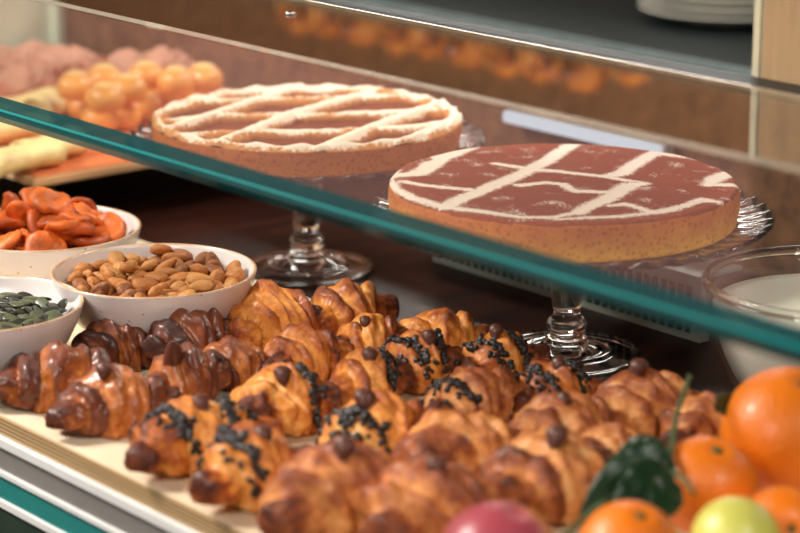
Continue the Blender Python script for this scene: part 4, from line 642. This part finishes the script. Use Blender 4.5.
# ------------------------------------------------------------------ glass cake stands
def stand(cx, cy, R, zp, label):
    r = root('cake_stand', Vector((cx, cy, 0.0004))+UP)
    tag(r, label, 'cake stand', 'glass cake stands')
    k = R/.158
    def scal(i, rr, z, a):
        w = max(0, (rr/R-.86)/.14)
        return rr*(1+.012*w*math.cos(44*a)), z+w*.0018*math.cos(44*a)
    top = [(0, zp), (.10*k, zp), (.134*k, zp), (.1425*k, zp+.0004), (.150*k, zp+.0025), (.157*k, zp+.0045), (.160*k, zp+.0055), (.1615*k, zp+.005), (.1615*k, zp+.003), (.157*k, zp+.000), (.150*k, zp-.0025), (.138*k, zp-.0045), (.10*k, zp-.0055), (.035*k, zp-.006), (0, zp-.006)]
    link('plate', lathe('plate', top, M['glass'], 352, scal), r)
    zb = zp-.0063; ext = zp-.107
    st = smooth_prof([(0, zb), (.019, zb), (.016, zb-.004), (.0145, zb-.014), (.0138, zb-.035), (.0125, zb-.056-ext), (.0105, zb-.062-ext), (.0125, zb-.067-ext), (.0162, zb-.071-ext), (.0162, zb-.076-ext), (.0125, zb-.081-ext), (.0135, zb-.083-ext), (.0, zb-.0832-ext)], 5)
    link('stem', lathe('stem', st, M['glass'], 96, lambda i, rr, z, a: (rr*(1+.05*math.cos(8*a)*(1 if zb-.050 < z < zb-.004 else 0)), z)), r)
    zt = zb-.0834-ext
    ft = smooth_prof([(0, zt), (.0145, zt), (.019, zt-.005), (.026, zt-.008), (.030, zt-.0105), (.036, zt-.0105), (.040, zt-.013), (.047, zt-.0135), (.050, zt-.016), (.056, zt-.0165), (.0605, zt-.019)], 5)
    zz = max(.002, 0)
    ft = [(a, max(b, .0045)) for a, b in ft]+[(.0622, .003), (.061, .0005), (.056, 0), (.052, .0015), (.035, .002), (.02, .005), (0, .006)]
    link('foot', lathe('foot', ft, M['glass'], 128, lambda i, rr, z, a: (rr*(1+.006*math.cos(16*a)), z)), r)
    return r
cR = P(566, 356, 0); cL = P(307, 270, 0)
ZP = .115
stand(cR.x, cR.y, .158, ZP, 'right glass pedestal cake stand under the cocoa cake, nearest the oranges')
stand(cL.x, cL.y, .158, ZP+.004, 'left glass pedestal cake stand under the latticed tart, behind the almond bowl')

# ------------------------------------------------------------------ the cakes
def seg_dist(X, Y, poly):
    d = np.full(X.shape, 9.0)
    for (x0, y0, w0), (x1, y1, w1) in zip(poly[:-1], poly[1:]):
        dx, dy = x1-x0, y1-y0; t = np.clip(((X-x0)*dx+(Y-y0)*dy)/(dx*dx+dy*dy+1e-12), 0, 1)
        dd = np.hypot(X-x0-t*dx, Y-y0-t*dy)-(w0+(w1-w0)*t)
        d = np.minimum(d, dd)
    return d
def disc_grid(R, nr=110, na=420):
    rr = R*(np.arange(nr+1)/nr)**.85; A = 2*PI*np.arange(na)/na
    RR, AA = np.meshgrid(rr, A, indexing='ij'); return RR, AA
def disc_mesh(name, R, zf, m, attrs_f, wall=0.004):
    RR, AA = disc_grid(R); X = RR*np.cos(AA); Y = RR*np.sin(AA); Z = zf(X, Y, RR)
    nr, na = X.shape; vs = np.stack([X, Y, Z], -1).reshape(-1, 3)
    fs = [(i*na+j, i*na+(j+1) % na, (i+1)*na+(j+1) % na, (i+1)*na+j) for i in range(nr-1) for j in range(na)]
    at = {k: f(X, Y, RR, Z).ravel() for k, f in attrs_f.items()}
    return mesh_from(name, vs.tolist(), [f[::-1] for f in fs][::1] if False else [tuple(f) for f in fs], m, True, at)
# right: cocoa cake with a stencilled sugar pattern
hR = .031; RC = .1395
ccR = Vector((cR.x, cR.y, ZP+.0006))
# the cake's own pattern, in metres on its top
def topxy(pts, c, ztop, wpx=None):
    out = []
    for px, py, w in pts:
        p = P(px, py, ztop); out.append((p.x-c.x, p.y-c.y, w))
    return out
zt = ccR.z+hR
mm = .001
ccR.x = (P(387, 184, zt).x+P(742, 184, zt).x)/2
yb = P(565, 140, zt).y; yf = P(565, 223, zt).y
print('right cake y', cR.y, 'from px', (yb+yf)/2, 'R', (yb-yf)/2, 'Rx', (P(742, 184, zt).x-P(387, 184, zt).x)/2)
LINES = []
for pl in COCOA: LINES.append(topxy(pl, ccR, zt))
def cocoa_s(X, Y, RR, Z):
    d = np.full(X.shape, 9.0)
    for pl in LINES: d = np.minimum(d, seg_dist(X, Y, pl))
    for px, py, rx, ry in COCOA_HOLES:
        p = P(px, py, zt); q = np.hypot((X-p.x+ccR.x)/rx, (Y-p.y+ccR.y)/ry); d = np.where(q < 1, d+.012*(1-q), d)
    s = .5-(d-.0018)/.010
    # thin drifts of sugar near strips
    n = np.array([noise.noise(Vector((x*60, y*60, 3.3))) for x, y in zip(X.ravel(), Y.ravel())]).reshape(X.shape)
    s = np.maximum(s, .0+.62*np.clip(n+.08, 0, 1))
    s = np.where(RR > RC*.992, s-.25, s)
    return np.clip(s, -.5, 1.2)
cake = root('cocoa_cake', ccR+UP)
tag(cake, 'round golden cake with dark cocoa top and broken white sugar stripes, on the right stand', 'cake')
side = smooth_prof([(RC-.006, 0), (RC-.002, .0012), (RC-.0005, .006), (RC+.0008, .018), (RC+.0002, .028), (RC-.0012, hR-.0015)], 5)
def rough(seed, amp):
    def f(i, r, z, a):
        n = noise.noise(Vector((math.cos(a)*9, math.sin(a)*9, z*120+seed)))+.5*noise.noise(Vector((math.cos(a)*40, math.sin(a)*40, z*300+seed)))
        return r*(1+amp*n), z
    return f
link('crust', lathe('crust', [(0, 0)]+side, M['crust_r'], 256, rough(2, .003)), cake)
def zR(X, Y, RR):
    e = np.clip((RR-(RC-.004))/.004, 0, 1)
    return hR+.0008-e**2*.0032+.0006*np.sin(X*70)*np.cos(Y*60)
link('cocoa_top', disc_mesh('cocoa_top', RC, zR, M['cocoa'], {'sugar': cocoa_s, 'bake': lambda X, Y, RR, Z: np.clip((RR/RC-.8)*3, 0, 1)}), cake)
# left: lattice tart
hL = .025; RL = .141
ccL = Vector((cL.x, cL.y, ZP+.004+.0006)); ztl = ccL.z+hL
ccL.x = (P(143, 120, ztl).x+P(470, 120, ztl).x)/2
print('left tart', ccL.x, cL.x, cL.y, 'px R', (P(470, 120, ztl).x-P(143, 120, ztl).x)/2, 'yc', (P(306, 84, ztl).y+P(306, 150, ztl).y)/2)
LA = []
for pl in LATTICE: LA.append(topxy(pl, ccL, ztl+.003))
def latt_d(X, Y):
    return [seg_dist(X, Y, pl) for pl in LA]
def zL(X, Y, RR):
    z = np.full(X.shape, hL-.006)
    for k, d in enumerate(latt_d(X, Y)):
        w = .0072; h = np.sqrt(np.clip(1-((np.clip(d+w, 0, 9))/w)**2, 0, 1))
        z = np.maximum(z, hL-.006+(.0105 if k % 2 else .0085)*h**.8)
    rim = np.exp(-((RR-(RL-.0065))/.0058)**2)
    z = np.maximum(z, hL-.006+.0095*rim*(1+.12*np.sin(23*np.arctan2(Y, X))))
    z = np.where(RR > RL-.001, np.minimum(z, hL-.001), z)
    n = np.array([noise.noise(Vector((x*90, y*90, 1.3))) for x, y in zip(X.ravel(), Y.ravel())]).reshape(X.shape)
    return z+.0009*n
def sugL(X, Y, RR, Z):
    n = np.array([noise.noise(Vector((x*35, y*35, 8.3))) for x, y in zip(X.ravel(), Y.ravel())]).reshape(X.shape)
    return np.clip(.12+(Z-(hL-.006))/.0095*.62+.35*n-.1*np.clip(-X/RL, 0, 1), 0, 1)
tart = root('lattice_tart', ccL+UP)
tag(tart, 'round tart with raised pastry lattice dusted in icing sugar, on the left stand', 'tart')
sideL = smooth_prof([(RL-.008, 0), (RL-.004, .001), (RL-.002, .006), (RL, .016), (RL-.0002, hL-.0022)], 5)
link('crust', lathe('crust', [(0, 0)]+sideL, M['crust_l'], 256, rough(7, .005)), tart)
link('lattice_top', disc_mesh('lattice_top', RL, zL, M['lattice'], {'sugar': sugL, 'bake': lambda X, Y, RR, Z: np.clip((Z-(hL-.0055))/.004, 0, 1)}), tart)

# ------------------------------------------------------------------ glass bowl of yogurt
cb = P(836, 283, .100); cb.z = .0004
gb = root('glass_bowl', cb+UP)
tag(gb, 'large clear glass bowl holding pale yogurt at the right edge behind the oranges', 'bowl')
go = smooth_prof([(.030, 0), (.045, 0), (.056, .003), (.072, .016), (.084, .036), (.092, .060), (.0955, .082), (.0965, .0950)], 5)+[(.0955, .0955)]
gi = smooth_prof([(.0935, .092), (.0915, .078), (.0882, .059), (.0802, .037), (.0685, .0185), (.050, .008), (0, .006)], 5)
link('bowl_shell', lathe('bowl_shell', [(0, 0)]+go+gi, M['bowl_glass'], 160), gb)
rim_ = [(.0968+.0034*math.cos(a), .0998+.0034*math.sin(a)*1.1) for a in [2*PI*k/16 for k in range(17)]]
link('rolled_rim', lathe('rolled_rim', rim_, M['glass'], 160), gb)
yo = [(0, .0065)]+smooth_prof([(.0490, .0088), (.0675, .0193), (.0792, .0377), (.0873, .0595), (.0906, .0780), (.0912, .0812)], 5)+[(.0905, .0818), (.08, .0816), (.04, .0822), (0, .0820)]
yg = link('yogurt', lathe('yogurt', yo, M['yogurt'], 128), None, cb+UP+Vector((0, 0, .0002)))
tag(yg, 'smooth pale cream yogurt filling the large glass bowl', 'yogurt')

# ------------------------------------------------------------------ fruit
def orange(px, py, D, R, label, mk='orange', name='orange', tilt=(.3, .2, 0), cat='orange', grp='oranges at the lower right', stem=True, zc=None):
    r_ = ray(px, py)
    z = TZ+R if zc is None else zc
    p = P(px, py, z)
    o = root(name, p+UP-Vector((0, 0, R)))
    tag(o, label, cat, grp)
    pr = []
    for i in range(41):
        a = -PI/2+PI*i/40; rr = R*math.cos(a)*1.02; zz = R*.95*math.sin(a)
        dm = .10*R*math.exp(-(rr/(R*.16))**2); zz += -dm if i > 20 else dm*.6
        pr.append((max(rr, 0), zz))
    me = lathe('peel', pr, M[mk], 64, lambda i, rr, z, a: (rr*(1+.012*math.sin(3*a+i*.1)), z))
    link('peel' if cat == 'orange' else 'skin', me, o, (0, 0, R), tilt)
    if stem:
        st = link('calyx', lathe('calyx', [(0, R*.86), (R*.10, R*.87), (R*.12, R*.89), (R*.05, R*.93), (0, R*.94)], M['calyx'], 10), o, (0, 0, R), tilt)
    return o
M['lime'] = plain('lime_peel', hx(206, 204, 96), .35, var=.14, scale=30, bump=.4, bscale=330, coat=.2, sss=.1)
def red_mat():
    m, nt, out = mat('blushed_skin'); b = N(nt, 'ShaderNodeBsdfPrincipled'); L(nt, b.outputs[0], out.inputs[0])
    tc = N(nt, 'ShaderNodeTexCoord'); n = N(nt, 'ShaderNodeTexNoise'); n.inputs['Scale'].default_value = 22; L(nt, tc.outputs['Object'], n.inputs['Vector'])
    sx = N(nt, 'ShaderNodeSeparateXYZ'); L(nt, tc.outputs['Object'], sx.inputs[0])
    a = N(nt, 'ShaderNodeMath', operation='MULTIPLY_ADD'); a.inputs[1].default_value = 16; L(nt, sx.outputs[0], a.inputs[0]); L(nt, n.outputs['Fac'], a.inputs[2])
    r = N(nt, 'ShaderNodeValToRGB'); r.color_ramp.elements[0].position = .55; r.color_ramp.elements[0].color = rgba(hx(160, 66, 78)); r.color_ramp.elements[1].position = 1.0; r.color_ramp.elements[1].color = rgba(hx(232, 160, 60))
    L(nt, a.outputs[0], r.inputs[0]); L(nt, r.outputs[0], b.inputs['Base Color']); b.inputs['Roughness'].default_value = .35
    return m
M['red'] = red_mat()
FR = []
o1 = orange(790, 434, 1.5, .0455, 'largest orange, upper one of the pile in front of the glass bowl', zc=.062)
o2 = orange(706, 486, 1.4, .0325, 'smaller orange just left of the largest one')
o3 = orange(630, 552, 1.3, .0310, 'orange cut off by the bottom edge, below the dark leaves')
o4 = orange(782, 528, 1.3, .0250, 'orange at the lower right corner, beside the lime', tilt=(1.2, .3, 0))
o5 = orange(736, 545, 1.3, .0290, 'yellow green lime between the oranges at the lower right', 'lime', 'lime', (.2, 1.3, 0), 'lime', None, False, zc=.046)
o6 = orange(500, 562, 1.3, .0360, 'purplish red fruit at the bottom edge in front of the croissants', 'red', 'plum', (.2, .2, .5), 'plum', None, False)
def leaf_mesh(Ln, Wd, curl, fold):
    vs = []; fs = []; n, k = 26, 9
    for i in range(n+1):
        t = i/n; w = Wd*math.sin(PI*min(1, t**.8))**.8*(1-.15*t)+.0004; a = curl*t
        x = Ln*math.sin(a)/curl if curl else Ln*t; z = -Ln*(1-math.cos(a))/curl
        for j in range(k+1):
            s = -1+2*j/k; y = w*s; vs.append((x, y, z+fold*abs(y)+.0008*math.sin(t*22)*abs(s)))
    for i in range(n):
        for j in range(k): fs.append((i*(k+1)+j, i*(k+1)+j+1, (i+1)*(k+1)+j+1, (i+1)*(k+1)+j))
    me = mesh_from('leaf', vs, fs, M['leaf'])
    bm = bmesh.new(); bm.from_mesh(me); bmesh.ops.solidify(bm, geom=bm.faces[:], thickness=.0005); bm.to_mesh(me); bm.free()
    me.polygons.foreach_set('use_smooth', [True]*len(me.polygons)); return me
def tube(name, pts, rad, m):
    vs = []; fs = []; n = 12; pts = [Vector(p) for p in pts]
    fine = []
    for i in range(len(pts)-1):
        for k in range(6): fine.append(pts[i].lerp(pts[i+1], k/6))
    fine.append(pts[-1])
    for _ in range(4): fine = [fine[0]]+[(fine[i-1]+fine[i]*2+fine[i+1])/4 for i in range(1, len(fine)-1)]+[fine[-1]]
    for i, p in enumerate(fine):
        d = (fine[min(i+1, len(fine)-1)]-fine[max(i-1, 0)]).normalized(); a = d.orthogonal().normalized(); b = d.cross(a)
        t = i/(len(fine)-1); r = rad*(1.15-.35*t) if not callable(rad) else rad(t)
        for j in range(n):
            th = 2*PI*j/n; vs.append(p+a*math.cos(th)*r+b*math.sin(th)*r)
    for i in range(len(fine)-1):
        for j in range(n): fs.append((i*n+j, i*n+(j+1) % n, (i+1)*n+(j+1) % n, (i+1)*n+j))
    fs += [tuple(range(n))[::-1], tuple(range((len(fine)-1)*n, len(fine)*n))]
    return mesh_from(name, vs, fs, m)
# leafy sprig lying over the oranges
base = P(668, 474, .075)
sp = root('citrus_sprig', base+UP)
tag(sp, 'leafy green citrus sprig with an upright stalk lying between croissants and oranges', 'sprig')
def rel(px, py, z): return P(px, py, z)-base
link('stalk', tube('stalk', [rel(666, 478, .070), rel(672, 448, .078), rel(676, 415, .088), rel(690, 376, .102)], .0020, M['twig']), sp)
link('stalk', tube('stalk', [rel(668, 470, .074), rel(684, 478, .078), rel(694, 494, .072)], .0016, M['twig']), sp)
link('stalk', tube('stalk', [rel(668, 476, .070), rel(610, 497, .060), rel(560, 540, .050)], .0024, M['twig']), sp)
for (a, b, za, zb_, wd, roll) in (((672, 456), (585, 506), .080, .062, .020, -.8), ((668, 450), (606, 470), .084, .074, .015, -.9), ((664, 466), (622, 520), .078, .062, .018, -.7), ((672, 480), (655, 520), .074, .066, .012, -.6), ((714, 410), (748, 396), .080, .084, .009, .9)):
    p0 = P(*a, za)-base; p1 = P(*b, zb_)-base; d = p1-p0
    lf = link('leaf', leaf_mesh(d.length, wd, .5, .25), sp, p0)
    q = d.to_track_quat('X', 'Z'); lf.rotation_euler = (q @ Euler((roll, 0, 0)).to_quaternion()).to_euler()
# ------------------------------------------------------------------ pastries at the back left
tq = inv(P(35, 178, .060)); print('tray corner', tq, 'uE', uE)
t0u, t0s = tq[0], tq[1]
tr = root('pastry_tray', W((t0u+uE)/2, (t0s+.74)/2, .0)+UP, RZ)
tag(tr, 'raised pale wooden tray with orange lining holding rolled pastries and buns, behind the apricots', 'tray')
casebox('tray_rim', t0u, uE-.02, t0s, .745, .050, .058, M['tray'], tr, bev=.0015)
casebox('lining', t0u+.006, uE-.026, t0s+.006, .739, .0582, .0600, M['tray_red'], tr, bev=.0004)
for a in (t0u+.02, uE-.05):
    for s_ in (t0s+.02, .715): casebox('leg', a, a+.015, s_, s_+.015, .0003, .0498, M['black'], tr)
def roll_mesh(seed):
    vs = []; fs = []; n = 90; K = 10; Ln = .085; T = 1.9*2*PI
    for side in (0, 1):
        for i in range(n+1):
            th = T*i/n; r = .004+.013*(i/n)+side*.0022
            for k in range(K+1):
                x = -Ln/2+Ln*k/K; fl = 1+.10*math.cos(2*PI*(k/K-.5))*-1
                vs.append((x, r*math.cos(th)*fl*1.15, r*math.sin(th)*.8*fl))
    off = (n+1)*(K+1)
    for i in range(n):
        for k in range(K):
            a = i*(K+1)+k; fs.append((a, a+1, a+K+2, a+K+1)); fs.append((off+a, off+a+K+1, off+a+K+2, off+a+1))
        for k in (0, K):
            a = i*(K+1)+k; fs.append((a, a+K+1, off+a+K+1, off+a))
    for k in range(K):
        for i in (0, n):
            a = i*(K+1)+k; fs.append((a, off+a, off+a+1, a+1))
    return mesh_from('cream_roll', vs, fs, M['roll'])
rm = roll_mesh(0)
for i, (px, py, z, rz, lab) in enumerate([
    (8, 128, .078, 20, 'rolled pale pastry at the left frame edge, upper of the two beside the tray corner'),
    (20, 156, .076, 28, 'rolled pale pastry with spiral end nearest the tray corner'),
    (48, 146, .076, 40, 'rolled pale pastry just right of the spiral ended one'),
    (22, 106, .080, 30, 'rolled pale pastry seen above the green glass edge at the far left'),
    (52, 103, .080, 50, 'rolled pale pastry beside the orange buns, above the green glass edge')]):
    o = link('rolled_pastry', rm, None, P(px, py, z)+UP, (.1*i, 0, math.radians(rz+22)))
    tag(o, lab, 'pastry', 'rolled pastries on the left tray')
def bun_mesh(R, seed):
    pr = [(0, -.62*R), (.6*R, -.62*R), (.86*R, -.48*R)]+[(R*math.cos(a), R*.80*math.sin(a)) for a in [-.35+i*(PI/2+.35)/16 for i in range(17)]]
    pr[-1] = (0, pr[-1][1])
    return lathe('bun', pr, M['bun'], 40, lambda i, r, z, a: (r*(1+.05*noise.noise(Vector((math.cos(a)*2, math.sin(a)*2, z*60+seed)))), z+.04*R*noise.noise(Vector((r*80, a, seed)))*(1 if r > 1e-5 else 0)))
bm_ = [bun_mesh(.0205, k) for k in range(3)]
cap = lathe('glaze', [(0, .0172), (.006, .0168), (.010, .0152), (.0115, .0140)][::-1], M['bun_top'], 32)
BUNS = [(100, 120, 0), (122, 116, 0), (144, 108, 0), (84, 108, 0), (105, 99, 1), (128, 90, 1), (76, 87, 1), (104, 80, 1), (146, 77, 1), (176, 82, 1), (204, 79, 1), (165, 98, 0), (190, 96, 0)]
for i, (px, py, up) in enumerate(BUNS):
    z = .0605+.013+up*.031
    o = root('bun', P(px, py, z)+UP, i)
    tag(o, 'round orange glazed bun in the pile on the left tray', 'bun', 'glazed buns on the left tray')
    link('bun_crust', bm_[i % 3], o); link('glaze', cap, o, (0, 0, .0003))
for i, (px, py) in enumerate([(6, 62), (30, 58), (56, 62), (78, 64), (16, 82), (44, 80), (128, 66), (166, 64)]):
    z = .078 if i in (4, 5) else .095
    o = link('puff_pastry', croissant_mesh(.075, .021, .3, 300+i, M['puff'], 3)[0], None, P(px, py, z)+UP-Vector((0, 0, .015)), (0, 0, i*1.3))
    tag(o, 'pinkish brown flaky pastry at the back of the left tray', 'pastry', 'flaky pastries at the back of the left tray')

# ------------------------------------------------------------------ beyond the case
zc_ = PS(600, 44, 1.05).z
print('counter z', zc_)
ct = root('back_counter', W(0, 1.5, -SH)+UP, RZ)
tag(ct, 'dark reflective counter with a chrome front bar behind the display case', 'counter')
casebox('counter_top', -1.2, 2.6, 1.05, 2.3, zc_-.03, zc_, M['black'], ct, bev=.002)
casebox('counter_body', -1.2, 2.6, 1.08, 2.3, -SH, zc_-.031, M['black'], ct)
casebox('chrome_bar', -1.2, 2.6, 1.03, 1.046, zc_-.020, zc_+.006, M['teal_bar'], ct, bev=.004)
pp = P(728, -6, zc_+.03)
pm = lathe('plate', smooth_prof([(0, 0), (.06, 0), (.075, .002), (.095, .009), (.106, .014), (.1065, .0155), (.104, .0158), (.095, .0115), (.075, .0045), (.06, .003), (0, .003)], 3), M['plate'], 72)
for k in range(5):
    o = link('plate', pm, None, Vector((pp.x, pp.y, zc_+.001+.0105*k))+UP)
    tag(o, ['white plate at the bottom of the stack', 'white plate second from the bottom of the stack', 'white plate in the middle of the stack', 'white plate second from the top of the stack', 'white plate on top of the stack'][k]+' on the back counter', 'plate', 'plates stacked on the back counter')
# high shelf of loaves, above the frame, mirrored by the glass top
hs = root('high_shelf', W(.2, 1.4, 0)+UP, RZ)
tag(hs, 'brown wooden shelf above the back counter, mirrored in the glass top', 'shelf')
casebox('shelf_board', -.7, 2.6, 1.22, 1.50, .485, .505, M['rear'], hs)
casebox('shelf_back', -.7, 2.6, 1.505, 1.53, .40, 1.0, M['rear_2'], hs)
lf_ = [croissant_mesh(.085, .034, .4, 70+k, M['cr_gold'], 3)[0] for k in range(3)]
for i in range(18):
    o = link('bread_roll', lf_[i % 3], None, W(.70+.075*(i//2), 1.285+.085*(i % 2), .5055)+UP, (0, 0, RZ+.4*(i % 3)))
    tag(o, 'golden bread roll on the high shelf mirrored in the glass top', 'bread', 'bread rolls on the high shelf')
# post at the right
p0 = PS(757, 100, .80); iu = inv(p0)[0]
post = casebox('wall_right', iu-.40, iu, .802, .86, -SH, 1.2, M['pillar'], bev=.003); struct(post)
struct(casebox('trim_10', iu+.0005, iu+.012, .803, .85, -SH, 1.2, plain('cream_edge', hx(196, 188, 160), .4), bev=.002))
# reflected fluorescent light, added as a glowing white bar along the rear
q0 = inv(PS(500, 112, .74)); q1 = inv(PS(660, 150, .74)); print('reflection', q0, q1)
em, nt, out = mat('reflected_glow'); e = N(nt, 'ShaderNodeEmission'); e.inputs[0].default_value = (.86, .9, 1, 1); e.inputs[1].default_value = .8; L(nt, e.outputs[0], out.inputs[0])
reflection = root('tube_reflection', W(q1[0], .735, q0[2]-.004)+UP, RZ)
tag(reflection, 'white streak of a reflected tube, added as a glowing bar behind the cocoa cake', 'reflection')
casebox('streak_backing', q1[0], q0[0], .748, .759, q0[2]-.012, q0[2]+.004, M['steel'], reflection)
casebox('streak_glow', q1[0]+.002, q0[0]-.002, .740, .7475, q0[2]-.010, q0[2]+.002, em, reflection, bev=.002)

# ------------------------------------------------------------------ room around
struct(prism('floor', [(-6, -3), (6, -3), (6, 8), (-6, 8)], -.02, 0, plain('floor_tiles', hx(70, 60, 54), .5)))
body = casebox('counter_base', -1.0, 1.9, .004, .784, -SH, -.0205, M['dark_panel']); tag(body, 'dark green base under the display case', 'display case base'); 

# ------------------------------------------------------------------ light
def area(name, loc, target, size, energy, col, sy=None):
    d = bpy.data.lights.new(name, 'AREA'); d.shape = 'RECTANGLE'; d.size = size; d.size_y = sy or size; d.energy = energy; d.color = col
    o = bpy.data.objects.new(name, d); COL.objects.link(o); o.location = Vector(loc)+UP
    o.rotation_euler = (Vector(target)-Vector(loc)).to_track_quat('-Z', 'Y').to_euler(); return o
area('window_light', (-1.45, 1.9, 1.35), (0, 1.65, 0), .5, 54, (1, .94, .86))
area('ceiling_light', (.75, 2.5, 1.5), (.1, 1.7, 0), .4, 24, (1, .88, .74))
area('shop_light', (-.9, .1, 1.2), (.0, 1.7, .05), .7, 20, (1, .92, .85))
area('yogurt_fill_light', (.95, .3, 1.25), (.30, 1.72, .05), .4, 14, (1, .93, .86))  # fill light added to brighten the yogurt bowl
d_ = bpy.data.lights.new('glint_strip_light', 'AREA'); d_.shape = 'RECTANGLE'; d_.size = 1.8; d_.size_y = .035; d_.energy = 5; d_.color = (1, .95, .88)  # unseen strip added under the high shelf for highlights on the glass feet
o_ = bpy.data.objects.new('glint_strip_light', d_); COL.objects.link(o_)
c_ = W(.35, 1.26, .472); zx = (c_-Vector((.05, 1.7, 0))); zx -= U*zx.dot(U); zx.normalize(); yx = zx.cross(U)
o_.matrix_world = Matrix.Translation(c_+UP) @ Matrix((U, yx, zx)).transposed().to_4x4()
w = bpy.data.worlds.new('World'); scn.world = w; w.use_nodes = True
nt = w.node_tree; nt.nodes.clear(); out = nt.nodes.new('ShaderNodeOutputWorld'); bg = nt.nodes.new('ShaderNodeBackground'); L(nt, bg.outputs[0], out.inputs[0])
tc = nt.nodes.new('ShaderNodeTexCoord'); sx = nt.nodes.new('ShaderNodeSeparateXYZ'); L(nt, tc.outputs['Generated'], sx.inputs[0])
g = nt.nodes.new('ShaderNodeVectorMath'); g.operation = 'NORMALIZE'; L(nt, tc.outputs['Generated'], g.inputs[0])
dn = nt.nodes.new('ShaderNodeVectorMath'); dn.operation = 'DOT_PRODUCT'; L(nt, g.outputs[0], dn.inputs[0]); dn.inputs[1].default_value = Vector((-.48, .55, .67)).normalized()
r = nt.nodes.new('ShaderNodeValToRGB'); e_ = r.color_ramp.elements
e_[0].position = .2; e_[0].color = (.045, .045, .042, 1); e_[1].position = .95; e_[1].color = (1.0, .50, .42, 1)  # bright pink patch added so the front pane mirrors it as a veil
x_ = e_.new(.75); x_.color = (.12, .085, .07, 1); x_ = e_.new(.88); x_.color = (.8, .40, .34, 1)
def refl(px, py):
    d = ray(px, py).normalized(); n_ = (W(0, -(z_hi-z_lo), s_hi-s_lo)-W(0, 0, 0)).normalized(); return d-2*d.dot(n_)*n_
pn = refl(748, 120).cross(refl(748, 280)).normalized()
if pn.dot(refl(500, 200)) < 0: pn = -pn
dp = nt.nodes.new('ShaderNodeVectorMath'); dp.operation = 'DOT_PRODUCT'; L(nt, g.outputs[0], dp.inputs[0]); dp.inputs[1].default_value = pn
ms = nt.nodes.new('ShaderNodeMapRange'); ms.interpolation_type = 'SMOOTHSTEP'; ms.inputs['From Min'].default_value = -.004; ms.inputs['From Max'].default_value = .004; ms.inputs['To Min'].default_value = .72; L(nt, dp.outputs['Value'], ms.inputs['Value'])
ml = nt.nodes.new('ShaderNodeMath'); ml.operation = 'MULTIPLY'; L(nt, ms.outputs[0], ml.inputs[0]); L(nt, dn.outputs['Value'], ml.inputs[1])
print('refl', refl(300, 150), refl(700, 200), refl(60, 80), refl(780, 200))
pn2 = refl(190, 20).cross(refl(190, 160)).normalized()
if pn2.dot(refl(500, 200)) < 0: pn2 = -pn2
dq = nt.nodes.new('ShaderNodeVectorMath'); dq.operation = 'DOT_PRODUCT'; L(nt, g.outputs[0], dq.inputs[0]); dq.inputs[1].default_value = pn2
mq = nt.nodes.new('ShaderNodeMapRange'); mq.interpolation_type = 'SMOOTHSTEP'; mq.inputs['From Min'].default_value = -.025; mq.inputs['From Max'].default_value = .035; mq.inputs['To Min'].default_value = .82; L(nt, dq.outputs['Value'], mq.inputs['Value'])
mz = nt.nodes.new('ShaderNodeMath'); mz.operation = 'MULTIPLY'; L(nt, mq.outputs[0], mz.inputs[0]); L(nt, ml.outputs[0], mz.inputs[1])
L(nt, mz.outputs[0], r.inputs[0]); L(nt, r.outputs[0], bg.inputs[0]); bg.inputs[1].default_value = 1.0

# ------------------------------------------------------------------ camera
cd = bpy.data.cameras.new('camera'); cam = bpy.data.objects.new('camera', cd); COL.objects.link(cam)
cam.location = (0, 0, CH+SH); cam.rotation_euler = (PI/2-PITCH, 0, 0)
cd.sensor_width = 36; cd.lens = F*36/800; cd.clip_start = .05
cd.dof.use_dof = True; cd.dof.focus_distance = 1.87; cd.dof.aperture_fstop = 4.6
scn.camera = cam
scn.view_settings.view_transform = 'Standard'; scn.view_settings.look = 'None'; scn.view_settings.exposure = 0.0; scn.view_settings.gamma = 1
scn.view_settings.use_curve_mapping = False
